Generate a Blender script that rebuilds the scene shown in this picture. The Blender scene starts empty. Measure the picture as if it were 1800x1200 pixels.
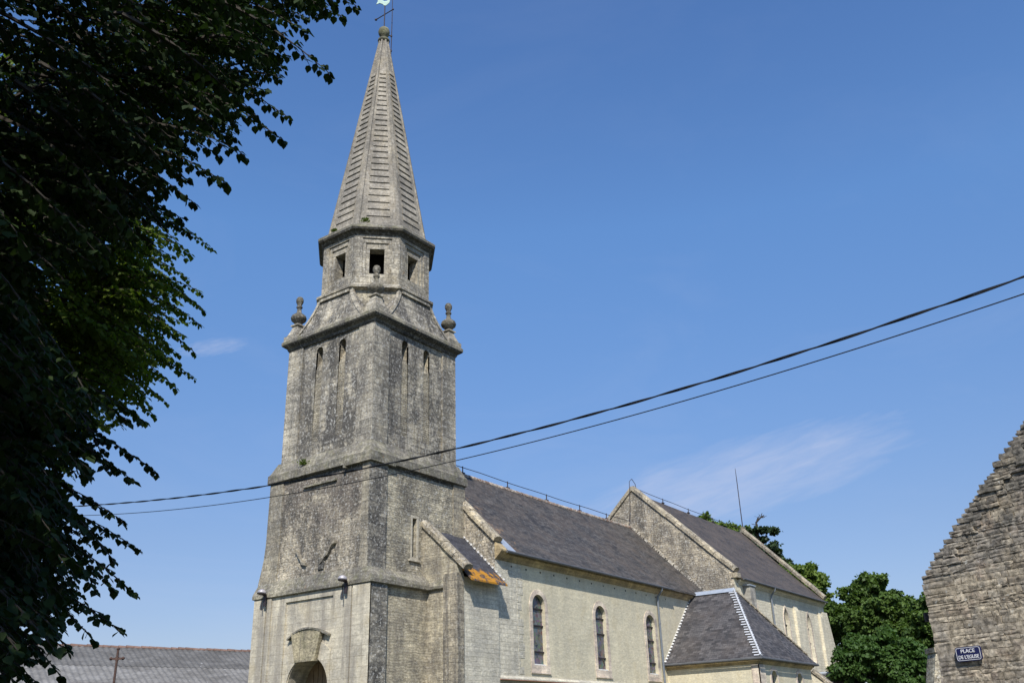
import bpy, math, random
import numpy as np
from mathutils import Vector
from mathutils.geometry import tessellate_polygon
random.seed(7); rng = np.random.default_rng(7)
R = math.radians

# ------------------------------------------------------------------ camera, sky, sun
scene = bpy.context.scene
COL = scene.collection
CAM = Vector((-25.08184558, -24.72206631, 1.6))
CR = Vector((0.58913792, -0.80750194, -0.02927672))
CU = Vector((-0.30635523, -0.25674452, 0.91663991))
CF = Vector((0.74770514, 0.53105825, 0.39864038))
FPX = 1628.75
cam_d = bpy.data.cameras.new('camera'); cam = bpy.data.objects.new('camera', cam_d); COL.objects.link(cam)
from mathutils import Matrix
m3 = Matrix((CR, CU, -CF)).transposed()
cam.matrix_world = Matrix.Translation(CAM) @ m3.to_4x4()
cam_d.sensor_width = 36; cam_d.lens = FPX / 1800 * 36; cam_d.clip_end = 3000
scene.camera = cam
scene.view_settings.view_transform = 'Standard'; scene.view_settings.look = 'None'
scene.view_settings.exposure = 0.6; scene.view_settings.gamma = 1

SUN_EL = R(45.5); SUN_AZ = R(213.4)           # direction towards the sun, azimuth from +X to +Y
sd = bpy.data.lights.new('sun', 'SUN'); sd.energy = 3.6; sd.angle = R(0.53); sd.color = (1.0, 0.955, 0.89)
so = bpy.data.objects.new('sun', sd); COL.objects.link(so)
sv = Vector((math.cos(SUN_EL) * math.cos(SUN_AZ), math.cos(SUN_EL) * math.sin(SUN_AZ), math.sin(SUN_EL)))
so.rotation_euler = sv.to_track_quat('Z', 'Y').to_euler()

class NT:
    """small node helper"""
    def __init__(s, tree): s.t = tree; s.n = tree.nodes; s.l = tree.links
    def node(s, typ, **kw):
        n = s.n.new(typ)
        for k, v in kw.items():
            if k.startswith('i_'):
                n.inputs[int(k[2:])].default_value = v
            else: setattr(n, k, v)
        return n
    def link(s, a, b): s.l.new(a, b)
    def noise(s, vec, scale, detail=4, rough=.6, dist=0):
        n = s.node('ShaderNodeTexNoise'); n.inputs['Scale'].default_value = scale
        n.inputs['Detail'].default_value = detail; n.inputs['Roughness'].default_value = rough
        n.inputs['Distortion'].default_value = dist
        s.link(vec, n.inputs['Vector']); return n
    def ramp(s, fac, a, b, ca=0., cb=1.):
        n = s.node('ShaderNodeMapRange'); n.inputs['From Min'].default_value = a; n.inputs['From Max'].default_value = b
        n.inputs['To Min'].default_value = ca; n.inputs['To Max'].default_value = cb
        s.link(fac, n.inputs['Value']); return n.outputs[0]
    def mapping(s, vec, scale=(1, 1, 1), rot=(0, 0, 0), loc=(0, 0, 0)):
        n = s.node('ShaderNodeMapping'); n.inputs['Scale'].default_value = scale
        n.inputs['Rotation'].default_value = rot; n.inputs['Location'].default_value = loc
        s.link(vec, n.inputs['Vector']); return n.outputs[0]
    def mix(s, fac, a, b, blend='MIX'):
        n = s.node('ShaderNodeMix', data_type='RGBA', blend_type=blend)
        for sock, v in ((n.inputs[0], fac), (n.inputs[6], a), (n.inputs[7], b)):
            if hasattr(v, 'is_linked') or hasattr(v, 'links'): s.link(v, sock)
            elif isinstance(v, (int, float)): sock.default_value = v
            else: sock.default_value = (*v, 1)
        return n.outputs[2]
    def math(s, op, a, b=None):
        n = s.node('ShaderNodeMath', operation=op)
        for i, v in enumerate((a, b)):
            if v is None: continue
            if isinstance(v, (int, float)): n.inputs[i].default_value = v
            else: s.link(v, n.inputs[i])
        return n.outputs[0]

world = bpy.data.worlds.new('World'); scene.world = world; world.use_nodes = True
W = NT(world.node_tree); bg = world.node_tree.nodes['Background']
sky = W.node('ShaderNodeTexSky', sky_type='NISHITA'); sky.sun_disc = False
sky.sun_elevation = SUN_EL; sky.sun_rotation = math.pi / 2 - SUN_AZ
sky.air_density = 1.0; sky.dust_density = 0.35; sky.ozone_density = 2.2
tc = W.node('ShaderNodeTexCoord').outputs['Generated']
# thin cirrus: stretched noise over the sky directions, stronger low down, and one streak over the chancel
n1 = W.noise(W.mapping(tc, (1.2, 2.6, 6.5), (0.15, .1, .5)), 1.6, 6, .62, .6)
sep = W.node('ShaderNodeSeparateXYZ'); W.link(tc, sep.inputs[0])
low = W.ramp(sep.outputs[2], .55, .12, 0.25, 1.0)
wisp = W.math('MULTIPLY', W.ramp(n1.outputs[0], .50, .78), low)
wisp = W.math('MULTIPLY', wisp, .13)
def streak(d0, ax, ca, cb, wa, wb):
    # elliptical patch round direction d0, long axis ax
    d0 = Vector(d0).normalized(); ax = Vector(ax); ax = (ax - d0 * ax.dot(d0)).normalized(); bx = d0.cross(ax)
    def dot(v, off):
        n = W.node('ShaderNodeVectorMath', operation='DOT_PRODUCT'); W.link(tc, n.inputs[0]); n.inputs[1].default_value = v
        return W.math('SUBTRACT', n.outputs['Value'], off)
    a = W.math('DIVIDE', dot(ax, 0), wa); b = W.math('DIVIDE', dot(bx, 0), wb)
    r2 = W.math('ADD', W.math('MULTIPLY', a, a), W.math('MULTIPLY', b, b))
    cv = W.node('ShaderNodeCombineXYZ'); W.link(W.math('MULTIPLY', a, 1.6), cv.inputs[0]); W.link(W.math('ADD', W.math('MULTIPLY', b, 1.9), W.math('MULTIPLY', a, .7)), cv.inputs[1])
    nn = W.noise(cv.outputs[0], 1.7, 7, .62, .5)
    r2 = W.math('ADD', r2, W.ramp(nn.outputs[0], .3, .7, .28, -.28))
    return W.math('MULTIPLY', W.ramp(r2, 1.1, 0, 0, ca), W.ramp(nn.outputs[0], .25, .75, .55, 1))
def pxdir(x, y): x, y = float(x), float(y); return ((x - 900) * CR + (600 - y) * CU + FPX * CF).normalized()
s1 = streak(pxdir(1290, 845), pxdir(1480, 795) - pxdir(1100, 905), .50, 0, .18, .040)
s2 = streak(pxdir(375, 610), pxdir(420, 603) - pxdir(330, 615), .3, 0, .035, .009)
fac = W.math('MINIMUM', W.math('ADD', W.math('ADD', wisp, s1), s2), .8)
cr_ = W.node('ShaderNodeValToRGB'); el = cr_.color_ramp; W.link(sep.outputs[2], cr_.inputs[0])
el.elements[0].position = .04; el.elements[0].color = (.66, .60, .70, 1); el.elements[1].position = .76; el.elements[1].color = (.80, 1.10, 1.50, 1)
for p_, c_ in ((.2, (.78, .80, .92)), (.5, (.93, 1.24, 1.52))): e_ = el.elements.new(p_); e_.color = (*c_, 1)
tint = cr_.outputs[0]
skyc = W.mix(1., sky.outputs[0], tint, 'MULTIPLY')
skyc = W.mix(fac, skyc, (4.6, 5.0, 6.4))
W.link(skyc, bg.inputs[0]); bg.inputs[1].default_value = 0.085

# ------------------------------------------------------------------ helpers
def P(x, y, ax, val):
    """the world point seen at photo pixel (x, y) on an axis plane, used to take measurements"""
    d = (x - 900) * CR + (600 - y) * CU + FPX * CF; i = 'xyz'.index(ax)
    return CAM + d * ((val - CAM[i]) / d[i])
def wloc(o):
    v = Vector((0, 0, 0))
    while o: v = v + o.location; o = o.parent
    return v
def empty(name, loc, label, cat, group=None):
    o = bpy.data.objects.new(name, None); COL.objects.link(o); o.location = loc
    o['label'] = label; o['category'] = cat
    if group: o['group'] = group
    return o
def tag(o, label=None, cat=None, group=None, kind=None):
    for k, v in (('label', label), ('category', cat), ('group', group), ('kind', kind)):
        if v: o[k] = v
    return o
Z3 = Vector((0, 0, 1))

class MB:
    def __init__(s): s.v = []; s.f = []; s.sm = False
    def poly(s, pts):
        b = len(s.v); s.v += [tuple(p) for p in pts]; s.f.append(tuple(range(b, b + len(pts))))
    def rings(s, rings, cap0=True, cap1=True, closed=True):
        b = len(s.v); n = len(rings[0])
        for r in rings: s.v += [tuple(p) for p in r]
        for k in range(len(rings) - 1):
            for i in range(n if closed else n - 1):
                j = (i + 1) % n
                s.f.append((b + k * n + i, b + k * n + j, b + (k + 1) * n + j, b + (k + 1) * n + i))
        if cap0: s.f.append(tuple(b + i for i in reversed(range(n))))
        if cap1: s.f.append(tuple(b + (len(rings) - 1) * n + i for i in range(n)))
    def box(s, x0, x1, y0, y1, z0, z1):
        s.rings([[(x0, y0, z), (x1, y0, z), (x1, y1, z), (x0, y1, z)] for z in (z0, z1)])
    def obox(s, c, ux, uy, uz, a, b, h):
        """oriented box, half sizes a b h"""
        c = Vector(c)
        s.rings([[c + ux * (i * a) + uy * (j * b) + uz * (k * h) for i, j in ((-1, -1), (1, -1), (1, 1), (-1, 1))] for k in (-1, 1)])
    def prism(s, poly, off):
        """closed prism from a polygon of 3D points and an offset"""
        off = Vector(off); s.rings([[Vector(p) for p in poly], [Vector(p) + off for p in poly]])
    def square(s, cx, cy, hs):
        """stack of square rings: hs = [(half, z), ...]"""
        s.rings([[(cx - h, cy - h, z), (cx + h, cy - h, z), (cx + h, cy + h, z), (cx - h, cy + h, z)] for h, z in hs])
    def rect(s, hs):
        """hs = [(x0,x1,y0,y1,z)]"""
        s.rings([[(a, c, z), (b, c, z), (b, d, z), (a, d, z)] for a, b, c, d, z in hs])
    def octo(s, cx, cy, hs, caps=(True, True)):
        """stack of octagons given by apothem"""
        out = []
        for a, z in hs:
            t = a * math.tan(math.pi / 8)
            out.append([(cx + x, cy + y, z) for x, y in ((-a, t), (-a, -t), (-t, -a), (t, -a), (a, -t), (a, t), (t, a), (-t, a))])
        s.rings(out, *caps)
    def lathe(s, c, prof, n=16, ax=Z3):
        c = Vector(c); u = ax.orthogonal().normalized(); w = ax.cross(u)
        s.rings([[c + ax * z + (u * math.cos(2 * math.pi * i / n) + w * math.sin(2 * math.pi * i / n)) * r for i in range(n)] for r, z in prof])
    def tube(s, pts, r, n=8):
        pts = [Vector(p) for p in pts]; rr = r if isinstance(r, (list, tuple)) else [r] * len(pts)
        rings = []
        t0 = (pts[1] - pts[0]).normalized(); u = t0.orthogonal().normalized()
        for i, p in enumerate(pts):
            t = (pts[min(i + 1, len(pts) - 1)] - pts[max(i - 1, 0)]).normalized()
            u = (u - t * u.dot(t)).normalized(); w = t.cross(u)
            rings.append([p + (u * math.cos(2 * math.pi * k / n) + w * math.sin(2 * math.pi * k / n)) * rr[i] for k in range(n)])
        s.rings(rings)
    def panel(s, O, U, N, outer, holes):
        """flat wall in the plane O + a*U + b*Z; holes = [(poly, depth_top, depth_bottom, back)]"""
        O = Vector(O); U = Vector(U); N = Vector(N)
        pt = lambda a, b, d=0: O + U * a + Z3 * b - N * d
        loops = [outer] + [h[0] for h in holes]
        flat = [q for l in loops for q in l]
        tris = tessellate_polygon([[Vector((a, b, 0)) for a, b in l] for l in loops])
        b0 = len(s.v); s.v += [tuple(pt(a, b)) for a, b in flat]
        s.f += [tuple(b0 + i for i in t) for t in tris]
        for poly, dt, db, back in holes:
            zs = [q[1] for q in poly]; z0, z1 = min(zs), max(zs)
            dd = lambda b: db + (dt - db) * (b - z0) / (z1 - z0)
            n = len(poly)
            for i in range(n):
                p, q = poly[i], poly[(i + 1) % n]
                s.poly([pt(*p), pt(*q), pt(*q, dd(q[1])), pt(*p, dd(p[1]))])
            if back: s.poly([pt(*p, dd(p[1])) for p in poly])
    def build(s, name, mat, parent=None, smooth=False, label=None, bevel=0):
        me = bpy.data.meshes.new(name); me.from_pydata(s.v, [], s.f); me.validate(); me.update()
        nl = len(me.loops); co = np.empty(len(me.vertices) * 3); me.vertices.foreach_get('co', co); co = co.reshape(-1, 3)
        vi = np.empty(nl, int); me.loops.foreach_get('vertex_index', vi)
        npoly = len(me.polygons); nor = np.empty(npoly * 3); me.polygons.foreach_get('normal', nor); nor = nor.reshape(-1, 3)
        tot = np.empty(npoly, int); me.polygons.foreach_get('loop_total', tot)
        pn = np.repeat(nor, tot, axis=0)
        t = np.stack([-pn[:, 1], pn[:, 0], np.zeros(nl)], 1); ln = np.linalg.norm(t, axis=1)
        t[ln < 1e-3] = (1, 0, 0); ln[ln < 1e-3] = 1; t /= ln[:, None]
        b = np.cross(pn, t); flip = b[:, 2] < 0; b[flip] *= -1
        # sign of t made constant so that coplanar faces agree
        sg = np.where(np.abs(t[:, 0]) > np.abs(t[:, 1]), np.sign(t[:, 0]), np.sign(t[:, 1])); t *= sg[:, None]
        p = co[vi]; uv = np.stack([(p * t).sum(1), (p * b).sum(1)], 1)
        l = me.uv_layers.new(name='UVMap'); l.data.foreach_set('uv', uv.ravel().astype(np.float32))
        o = bpy.data.objects.new(name, me); COL.objects.link(o)
        if isinstance(mat, (list, tuple)):
            for m in mat: me.materials.append(m)
        else: me.materials.append(mat)
        if parent: o.parent = parent; o.location = -wloc(parent)
        if smooth: me.polygons.foreach_set('use_smooth', [True] * npoly)
        if label: o['label'] = label
        if bevel:
            bm = o.modifiers.new('bevel', 'BEVEL'); bm.width = bevel; bm.segments = 1; bm.limit_method = 'ANGLE'
        return o

def arch(cx, w, z0, ztop, pointed=False, n=10):
    """opening outline (a, z): flat bottom, round or pointed head"""
    r = w / 2; pts = [(cx - r, z0), (cx + r, z0)]
    if not pointed:
        zs = ztop - r
        pts += [(cx + r * math.cos(math.pi * i / n), zs + r * math.sin(math.pi * i / n)) for i in range(n + 1)]
    else:
        H = 1.05 * w; zs = ztop - H; Rr = (H * H + r * r) / (2 * r)
        a1 = math.asin(H / Rr)
        pts += [(cx + r - Rr + Rr * math.cos(a1 * i / n), zs + Rr * math.sin(a1 * i / n)) for i in range(n + 1)]
        pts += [(cx - r + Rr - Rr * math.cos(a1 * i / n), zs + Rr * math.sin(a1 * i / n)) for i in range(n - 1, -1, -1)]
    return pts

# ------------------------------------------------------------------ materials
def newmat(name):
    m = bpy.data.materials.new(name); m.use_nodes = True
    return m, NT(m.node_tree), m.node_tree.nodes['Principled BSDF']
def plain(name, col, rough=.7, metal=0, var=.25, scale=6):
    m, N, b = newmat(name); o = N.node('ShaderNodeTexCoord').outputs['Object']
    n = N.noise(o, scale, 6).outputs[0]
    c = N.mix(N.ramp(n, .3, .7), tuple(x * (1 - var) for x in col), tuple(min(1, x * (1 + var)) for x in col))
    N.link(c, b.inputs['Base Color']); b.inputs['Roughness'].default_value = rough; b.inputs['Metallic'].default_value = metal
    return m
def stone(name, c1, c2, bw=.5, bh=.26, mortar=(.20, .18, .14), msize=.012, warp=.04, patina=.0, pz=None, pcol=(.13, .12, .105),
          streaks=.0, white=.0, black=.0, orange=.0, moss=.0, bump=.5, tone=1., fine=1., ochre=.0):
    m, N, b = newmat(name); T = N.node('ShaderNodeTexCoord'); o = T.outputs['Object']; uv = T.outputs['UV']
    wn = N.noise(o, 2.2, 5, .65)
    sc = N.node('ShaderNodeVectorMath', operation='MULTIPLY_ADD')
    N.link(wn.outputs['Color'], sc.inputs[0]); sc.inputs[1].default_value = (warp * 2, warp * 2, 0); N.link(uv, sc.inputs[2])
    br = N.node('ShaderNodeTexBrick'); N.link(sc.outputs[0], br.inputs['Vector'])
    br.inputs['Scale'].default_value = 1; br.inputs['Brick Width'].default_value = bw; br.inputs['Row Height'].default_value = bh
    br.inputs['Mortar Size'].default_value = msize; br.inputs['Mortar Smooth'].default_value = .4; br.inputs['Bias'].default_value = 0
    br.inputs['Color1'].default_value = (*c1, 1); br.inputs['Color2'].default_value = (*c2, 1); br.inputs['Mortar'].default_value = (*mortar, 1)
    br.offset = .43; br.squash = .8; br.squash_frequency = 3
    col = br.outputs['Color']
    # per-region tone, then mottling at several sizes
    n0 = N.noise(N.mapping(o, (1, 1, .55)), 1.0, 8, .72, .4).outputs[0]
    col = N.mix(tone, col, N.mix(N.ramp(n0, .36, .64), (.55, .55, .58), (1.42, 1.38, 1.3)), 'MULTIPLY')
    nbn = N.noise(N.mapping(o, (.7, .7, 6)), 1., 4, .6, .3).outputs[0]
    col = N.mix(tone, col, N.mix(N.ramp(nbn, .36, .64), (.78, .78, .79), (1.2, 1.19, 1.17)), 'MULTIPLY')
    n2 = N.noise(N.mapping(o, (1, 1, 1.9)), 8.5, 8, .78, .2).outputs[0]
    col = N.mix(fine, col, N.mix(N.ramp(n2, .38, .62), (.50, .49, .48), (1.42, 1.42, 1.39)), 'MULTIPLY')
    if ochre:
        no = N.noise(N.mapping(o, (1, 1, .6), loc=(5, 1, 2)), 1.4, 6, .6).outputs[0]
        col = N.mix(N.ramp(no, .52, .66, 0, ochre), col, (.42, .33, .17))
    if patina:
        np_ = N.noise(o, .55, 8, .66, .5).outputs[0]
        nb = N.noise(N.mapping(o, (1, 1, 2.2)), 2.6, 7, .7).outputs[0]
        a = N.math('ADD', N.math('MULTIPLY', np_, .62), N.math('MULTIPLY', nb, .38))
        if pz:
            sp = N.node('ShaderNodeSeparateXYZ'); N.link(o, sp.inputs[0])
            a = N.math('ADD', a, N.ramp(sp.outputs[2], pz[0], pz[1], -.12, .10))
        col = N.mix(N.ramp(a, .44, .55, 0, patina), col, pcol)
    if streaks:
        ns = N.noise(N.mapping(o, (2.2, 2.2, .14)), 1., 7, .68, .2).outputs[0]
        col = N.mix(N.ramp(ns, .47, .60, 0, streaks), col, tuple(x * .8 for x in pcol))
    if black:
        nk = N.noise(N.mapping(o, (1, 1, 1.5), loc=(3, 7, 1)), 3.8, 10, .8, .4).outputs[0]
        nk2 = N.noise(N.mapping(o, (1.3, 1.3, .5), loc=(8, 1, 6)), .9, 6, .6, .3).outputs[0]; nk3 = N.noise(o, 11, 5, .7).outputs[0]
        nk = N.math('ADD', N.math('ADD', N.math('MULTIPLY', nk, .34), N.math('MULTIPLY', nk2, .48)), N.math('MULTIPLY', nk3, .18))
        col = N.mix(N.ramp(nk, .49, .54, 0, black), col, (.06, .057, .052))
    if white:
        nw = N.noise(N.mapping(o, loc=(9, 2, 4)), 9.5, 6, .7).outputs[0]
        col = N.mix(N.ramp(nw, .55, .61, 0, white), col, (.62, .60, .54))
    if orange:
        nn = N.noise(N.mapping(o, loc=(1, 12, 4)), 2.3, 8, .75).outputs[0]
        col = N.mix(N.ramp(nn, .68 - .25 * orange, .74 - .25 * orange, 0, .85), col, (.42, .20, .035))
    if moss:
        nm = N.noise(N.mapping(o, loc=(4, 4, 8)), 3.1, 8, .7).outputs[0]
        col = N.mix(N.ramp(nm, .5, .62, 0, moss), col, (.13, .13, .05))
    N.link(col, b.inputs['Base Color']); b.inputs['Roughness'].default_value = .92
    b.inputs['Specular IOR Level'].default_value = .2
    hb = N.noise(o, 7, 8, .7).outputs[0]; hf = N.noise(N.mapping(o, (1, 1, 2.5)), 2.4, 6, .6).outputs[0]
    h = N.math('ADD', N.math('MULTIPLY', br.outputs['Fac'], -.35), N.math('ADD', N.math('MULTIPLY', hb, .7), N.math('MULTIPLY', hf, .5)))
    bp = N.node('ShaderNodeBump'); bp.inputs['Strength'].default_value = bump; bp.inputs['Distance'].default_value = .06
    N.link(h, bp.inputs['Height']); N.link(bp.outputs[0], b.inputs['Normal'])
    return m
G1, G2 = (.46, .425, .35), (.37, .345, .285)
M = {}
M['upper'] = stone('grey_weathered_ashlar', G1, G2, .52, .27, mortar=(.19, .175, .145), msize=.010, patina=.7, streaks=.7, white=.6, black=.75, orange=.05, bump=.8, ochre=.25)
M['upper_pil'] = stone('grey_banded_ashlar', (.50, .465, .385), G2, .6, .30, mortar=(.20, .185, .15), msize=.011, patina=.45, streaks=.5, white=.5, black=.4, bump=.7, ochre=.2)
M['octo'] = stone('pale_grey_ashlar', (.52, .48, .385), (.41, .38, .31), .5, .25, mortar=(.23, .21, .17), msize=.011, patina=.4, streaks=.35, white=.45, black=.35, orange=.1, bump=.7, ochre=.35)
M['spire'] = stone('spire_stone', (.345, .315, .26), (.28, .255, .21), .5, .22, msize=.006, patina=.4, streaks=.3, white=.25, black=.3, bump=.5, ochre=.2, tone=.6, fine=.55)
M['cornice'] = stone('cornice_stone', (.30, .28, .22), (.22, .205, .17), .9, .6, patina=.6, black=.3, white=.3, orange=.12, moss=.35, bump=.6)
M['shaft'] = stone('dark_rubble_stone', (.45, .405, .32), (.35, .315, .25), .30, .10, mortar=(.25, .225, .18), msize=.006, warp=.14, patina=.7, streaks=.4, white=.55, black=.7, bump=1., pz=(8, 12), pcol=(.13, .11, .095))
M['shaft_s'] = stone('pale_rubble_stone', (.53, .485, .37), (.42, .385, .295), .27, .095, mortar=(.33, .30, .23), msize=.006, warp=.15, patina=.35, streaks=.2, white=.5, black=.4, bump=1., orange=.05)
M['shaft_pil'] = stone('shaft_quoin_stone', (.40, .365, .28), (.30, .27, .21), .5, .28, patina=.45, streaks=.3, white=.3, black=.2, bump=.5)
M['dark'] = stone('black_stained_stone', (.36, .335, .28), (.27, .25, .21), .5, .28, msize=.008, patina=.8, white=.6, black=.8, bump=.8, pcol=(.09, .088, .08))
M['base'] = stone('pale_ashlar', (.56, .515, .405), (.47, .43, .34), .75, .36, mortar=(.33, .29, .22), msize=.009, warp=.01, patina=.15, streaks=.6, tone=.5, pcol=(.27, .245, .21), white=.15, bump=.25, fine=.5, ochre=.3)
M['base_s'] = stone('cream_coursed_stone', (.52, .475, .36), (.43, .39, .29), .30, .10, mortar=(.34, .30, .22), msize=.006, warp=.13, patina=.2, streaks=.45, white=.25, black=.2, bump=.8, fine=.8, pcol=(.19, .165, .135))
M['infill'] = stone('yellow_rubble_infill', (.43, .39, .30), (.35, .32, .245), .3, .09, mortar=(.2, .17, .12), warp=.1, black=.35, white=.3, patina=.35, bump=1.)
M['render'] = stone('cream_lime_render', (.62, .56, .405), (.60, .54, .39), 3.5, 2.2, mortar=(.61, .55, .395), msize=.001, warp=.3, patina=.10, pcol=(.42, .40, .32), streaks=.16, white=.15, bump=.5, fine=.3, tone=.25, ochre=.25)
M['nave_stone'] = stone('pale_nave_stone', (.60, .565, .465), (.53, .495, .40), .42, .17, mortar=(.45, .42, .33), msize=.008, warp=.04, patina=.1, pcol=(.33, .30, .24), streaks=.2, white=.2, bump=.6, fine=.5, tone=.5)
M['gable'] = stone('brown_rubble_gable', (.46, .41, .32), (.33, .295, .235), .36, .12, mortar=(.22, .19, .15), msize=.008, warp=.12, patina=.45, white=.6, black=.5, bump=1.)
M['chancel'] = stone('chancel_coursed_stone', (.74, .68, .52), (.66, .60, .45), .5, .17, mortar=(.52, .47, .36), msize=.006, warp=.05, patina=.06, white=.2, streaks=.08, black=.04, bump=.6, fine=.3, tone=.3)
M['coping'] = stone('coping_stone', (.42, .37, .27), (.33, .29, .22), .7, 3, mortar=(.15, .13, .1), warp=.02, patina=.3, white=.4, black=.3, orange=.2, bump=.7)
M['moulding'] = stone('ochre_moulding_stone', (.44, .35, .20), (.37, .29, .17), 1.1, 3, mortar=(.25, .2, .12), warp=.01, patina=.15, streaks=.1, bump=.3, fine=.5)
M['surround'] = stone('window_surround_stone', (.62, .55, .45), (.56, .47, .39), .5, .45, mortar=(.48, .42, .34), msize=.006, warp=.01, bump=.2, fine=.35)
M['gutter'] = plain('weathered_dark_zinc', (.11, .112, .115), .6, .2, .2)
M['hipzinc'] = plain('dull_zinc_tongues', (.50, .51, .52), .6, .1, .25, 2)
M['soffit'] = stone('crust_and_shade_moulding', (.10, .094, .08), (.075, .07, .06), .9, .6, black=.6, white=.25, bump=.6)  # black crust, with the shade under the cornices also put into the colour
M['urn'] = stone('dark_lichened_urn', (.17, .16, .13), (.14, .13, .11), .3, .12, white=.3, black=.5, moss=.2, bump=.8)
M['zinc'] = plain('zinc_sheet', (.42, .46, .50), .45, .35, .12, 3)
M['mortar'] = plain('white_mortar_flashing', (.66, .65, .62), .9, 0, .12, 20)
M['iron'] = plain('dark_iron', (.045, .035, .04), .6, .3)
M['rust'] = plain('rusty_iron', (.075, .042, .032), .85, 0, .4, 20)
M['pipe'] = plain('grey_downpipe_zinc', (.20, .22, .24), .5, .4, .15)
M['verdigris'] = plain('verdigris_copper', (.33, .48, .40), .6, 0, .2)
M['cable'] = plain('black_cable', (.012, .012, .013), .55, 0, .2)
M['wood'] = plain('brown_oak_door', (.23, .155, .085), .7, 0, .3, 3)
M['void'] = plain('hollow_shade', (.012, .011, .01), 1, 0, .1)  # near-black colour standing in for the shade inside hollows
M['redtile'] = plain('red_ridge_tile', (.34, .16, .10), .85, 0, .35, 3)

def slate(name, c=(.100, .094, .087), c2=(.042, .040, .038), bw=.22, bh=.13, lichen=0., warm=0., edge=None, bump=.35):
    m, N, b = newmat(name); T = N.node('ShaderNodeTexCoord'); o = T.outputs['Object']; uv = T.outputs['UV']
    br = N.node('ShaderNodeTexBrick'); N.link(uv, br.inputs['Vector'])
    for k, v in (('Scale', 1), ('Brick Width', bw), ('Row Height', bh), ('Mortar Size', .006), ('Mortar Smooth', .2), ('Bias', 0)): br.inputs[k].default_value = v
    br.inputs['Color1'].default_value = (*c, 1); br.inputs['Color2'].default_value = (*c2, 1); br.inputs['Mortar'].default_value = (*(x * .45 for x in c2), 1)
    col = br.outputs[0]
    s1 = N.noise(N.mapping(uv, (.35, 1.6, 1), (0, 0, .5)), 1.3, 9, .72, .4).outputs[0]
    col = N.mix(1., col, N.mix(N.ramp(s1, .3, .7), (.6, .6, .62), (1.5, 1.46, 1.4)), 'MULTIPLY')
    s2 = N.noise(o, 9, 6, .7).outputs[0]
    col = N.mix(1., col, N.mix(N.ramp(s2, .3, .7), (.7, .7, .7), (1.3, 1.3, 1.3)), 'MULTIPLY')
    if warm: col = N.mix(N.ramp(N.noise(o, .8, 7, .7, .5).outputs[0], .42, .65, 0, warm), col, (.135, .105, .08))
    if lichen:
        l = N.noise(N.mapping(o, loc=(2, 3, 1)), 1.9, 9, .75).outputs[0]
        if edge:
            sp = N.node('ShaderNodeSeparateXYZ'); N.link(o, sp.inputs[0])
            l = N.math('ADD', l, N.ramp(sp.outputs[edge[0]], edge[1], edge[2], .17, -.12))
        col = N.mix(N.ramp(l, .60, .68, 0, lichen), col, (.46, .21, .02) if edge and edge[0] == 2 else (.30, .19, .10))
    N.link(col, b.inputs['Base Color']); b.inputs['Roughness'].default_value = .62
    b.inputs['Specular IOR Level'].default_value = .18
    h = N.math('ADD', N.math('MULTIPLY', br.outputs['Fac'], -1), N.math('MULTIPLY', s2, .5))
    bp = N.node('ShaderNodeBump'); bp.inputs['Strength'].default_value = bump; bp.inputs['Distance'].default_value = .02
    N.link(h, bp.inputs['Height']); N.link(bp.outputs[0], b.inputs['Normal'])
    return m
M['slate'] = slate('nave_slate', warm=.45, lichen=.6, edge=(0, 6.2, 9.5))
M['slate_c'] = slate('chancel_slate', (.088, .074, .062), (.056, .049, .043), warm=.6)
M['slate_ch'] = slate('chapel_slate', (.105, .10, .10), (.04, .04, .042), .26, .15, warm=.25)
M['slate_l'] = slate('lichened_slate', (.07, .072, .085), (.045, .046, .055), lichen=.95, edge=(2, 7.9, 8.55))

def glassmat():
    m, N, b = newmat('leaded_stained_glass'); T = N.node('ShaderNodeTexCoord'); uv = T.outputs['UV']
    vo = N.node('ShaderNodeTexVoronoi', feature='F1'); vo.inputs['Scale'].default_value = 7; N.link(N.mapping(uv, (1, 1, 1), (0, 0, .78)), vo.inputs['Vector'])
    ve = N.node('ShaderNodeTexVoronoi', feature='DISTANCE_TO_EDGE'); ve.inputs['Scale'].default_value = 7; N.link(N.mapping(uv, (1, 1, 1), (0, 0, .78)), ve.inputs['Vector'])
    hsv = N.node('ShaderNodeHueSaturation'); N.link(vo.outputs['Color'], hsv.inputs['Color']); hsv.inputs['Saturation'].default_value = .5; hsv.inputs['Value'].default_value = .16
    col = N.mix(N.ramp(ve.outputs['Distance'], .03, .08), (.11, .11, .105), hsv.outputs[0])
    nz = N.noise(uv, 9, 3).outputs[0]
    col = N.mix(N.ramp(nz, .6, .66, 0, .5), col, (.22, .20, .26))
    N.link(col, b.inputs['Base Color']); b.inputs['Roughness'].default_value = .22
    return m
M['glass'] = glassmat()

# ------------------------------------------------------------------ ground
def groundmat():
    m, N, b = newmat('village_ground'); o = N.node('ShaderNodeTexCoord').outputs['Object']
    n = N.noise(o, .25, 8, .7).outputs[0]; n2 = N.noise(o, 6, 6, .7).outputs[0]
    c = N.mix(N.ramp(n, .42, .55), (.13, .115, .09), (.045, .075, .022)); c = N.mix(1., c, N.mix(n2, (.6, .6, .6), (1.3, 1.3, 1.3)), 'MULTIPLY')
    N.link(c, b.inputs['Base Color']); b.inputs['Roughness'].default_value = .95; return m
g = MB(); g.poly([(-900, -900, 0), (900, -900, 0), (900, 900, 0), (-900, 900, 0)])
tag(g.build('ground', groundmat()), kind='structure')
g = MB(); g.rings([[(-60 + t * 12, -14 - t * 1.0 + s, .004) for t in range(13)] for s in (0, -7)], False, False, False)
tag(g.build('road', plain('asphalt', (.05, .05, .052), .9, 0, .3, 12)), kind='structure')

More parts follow.
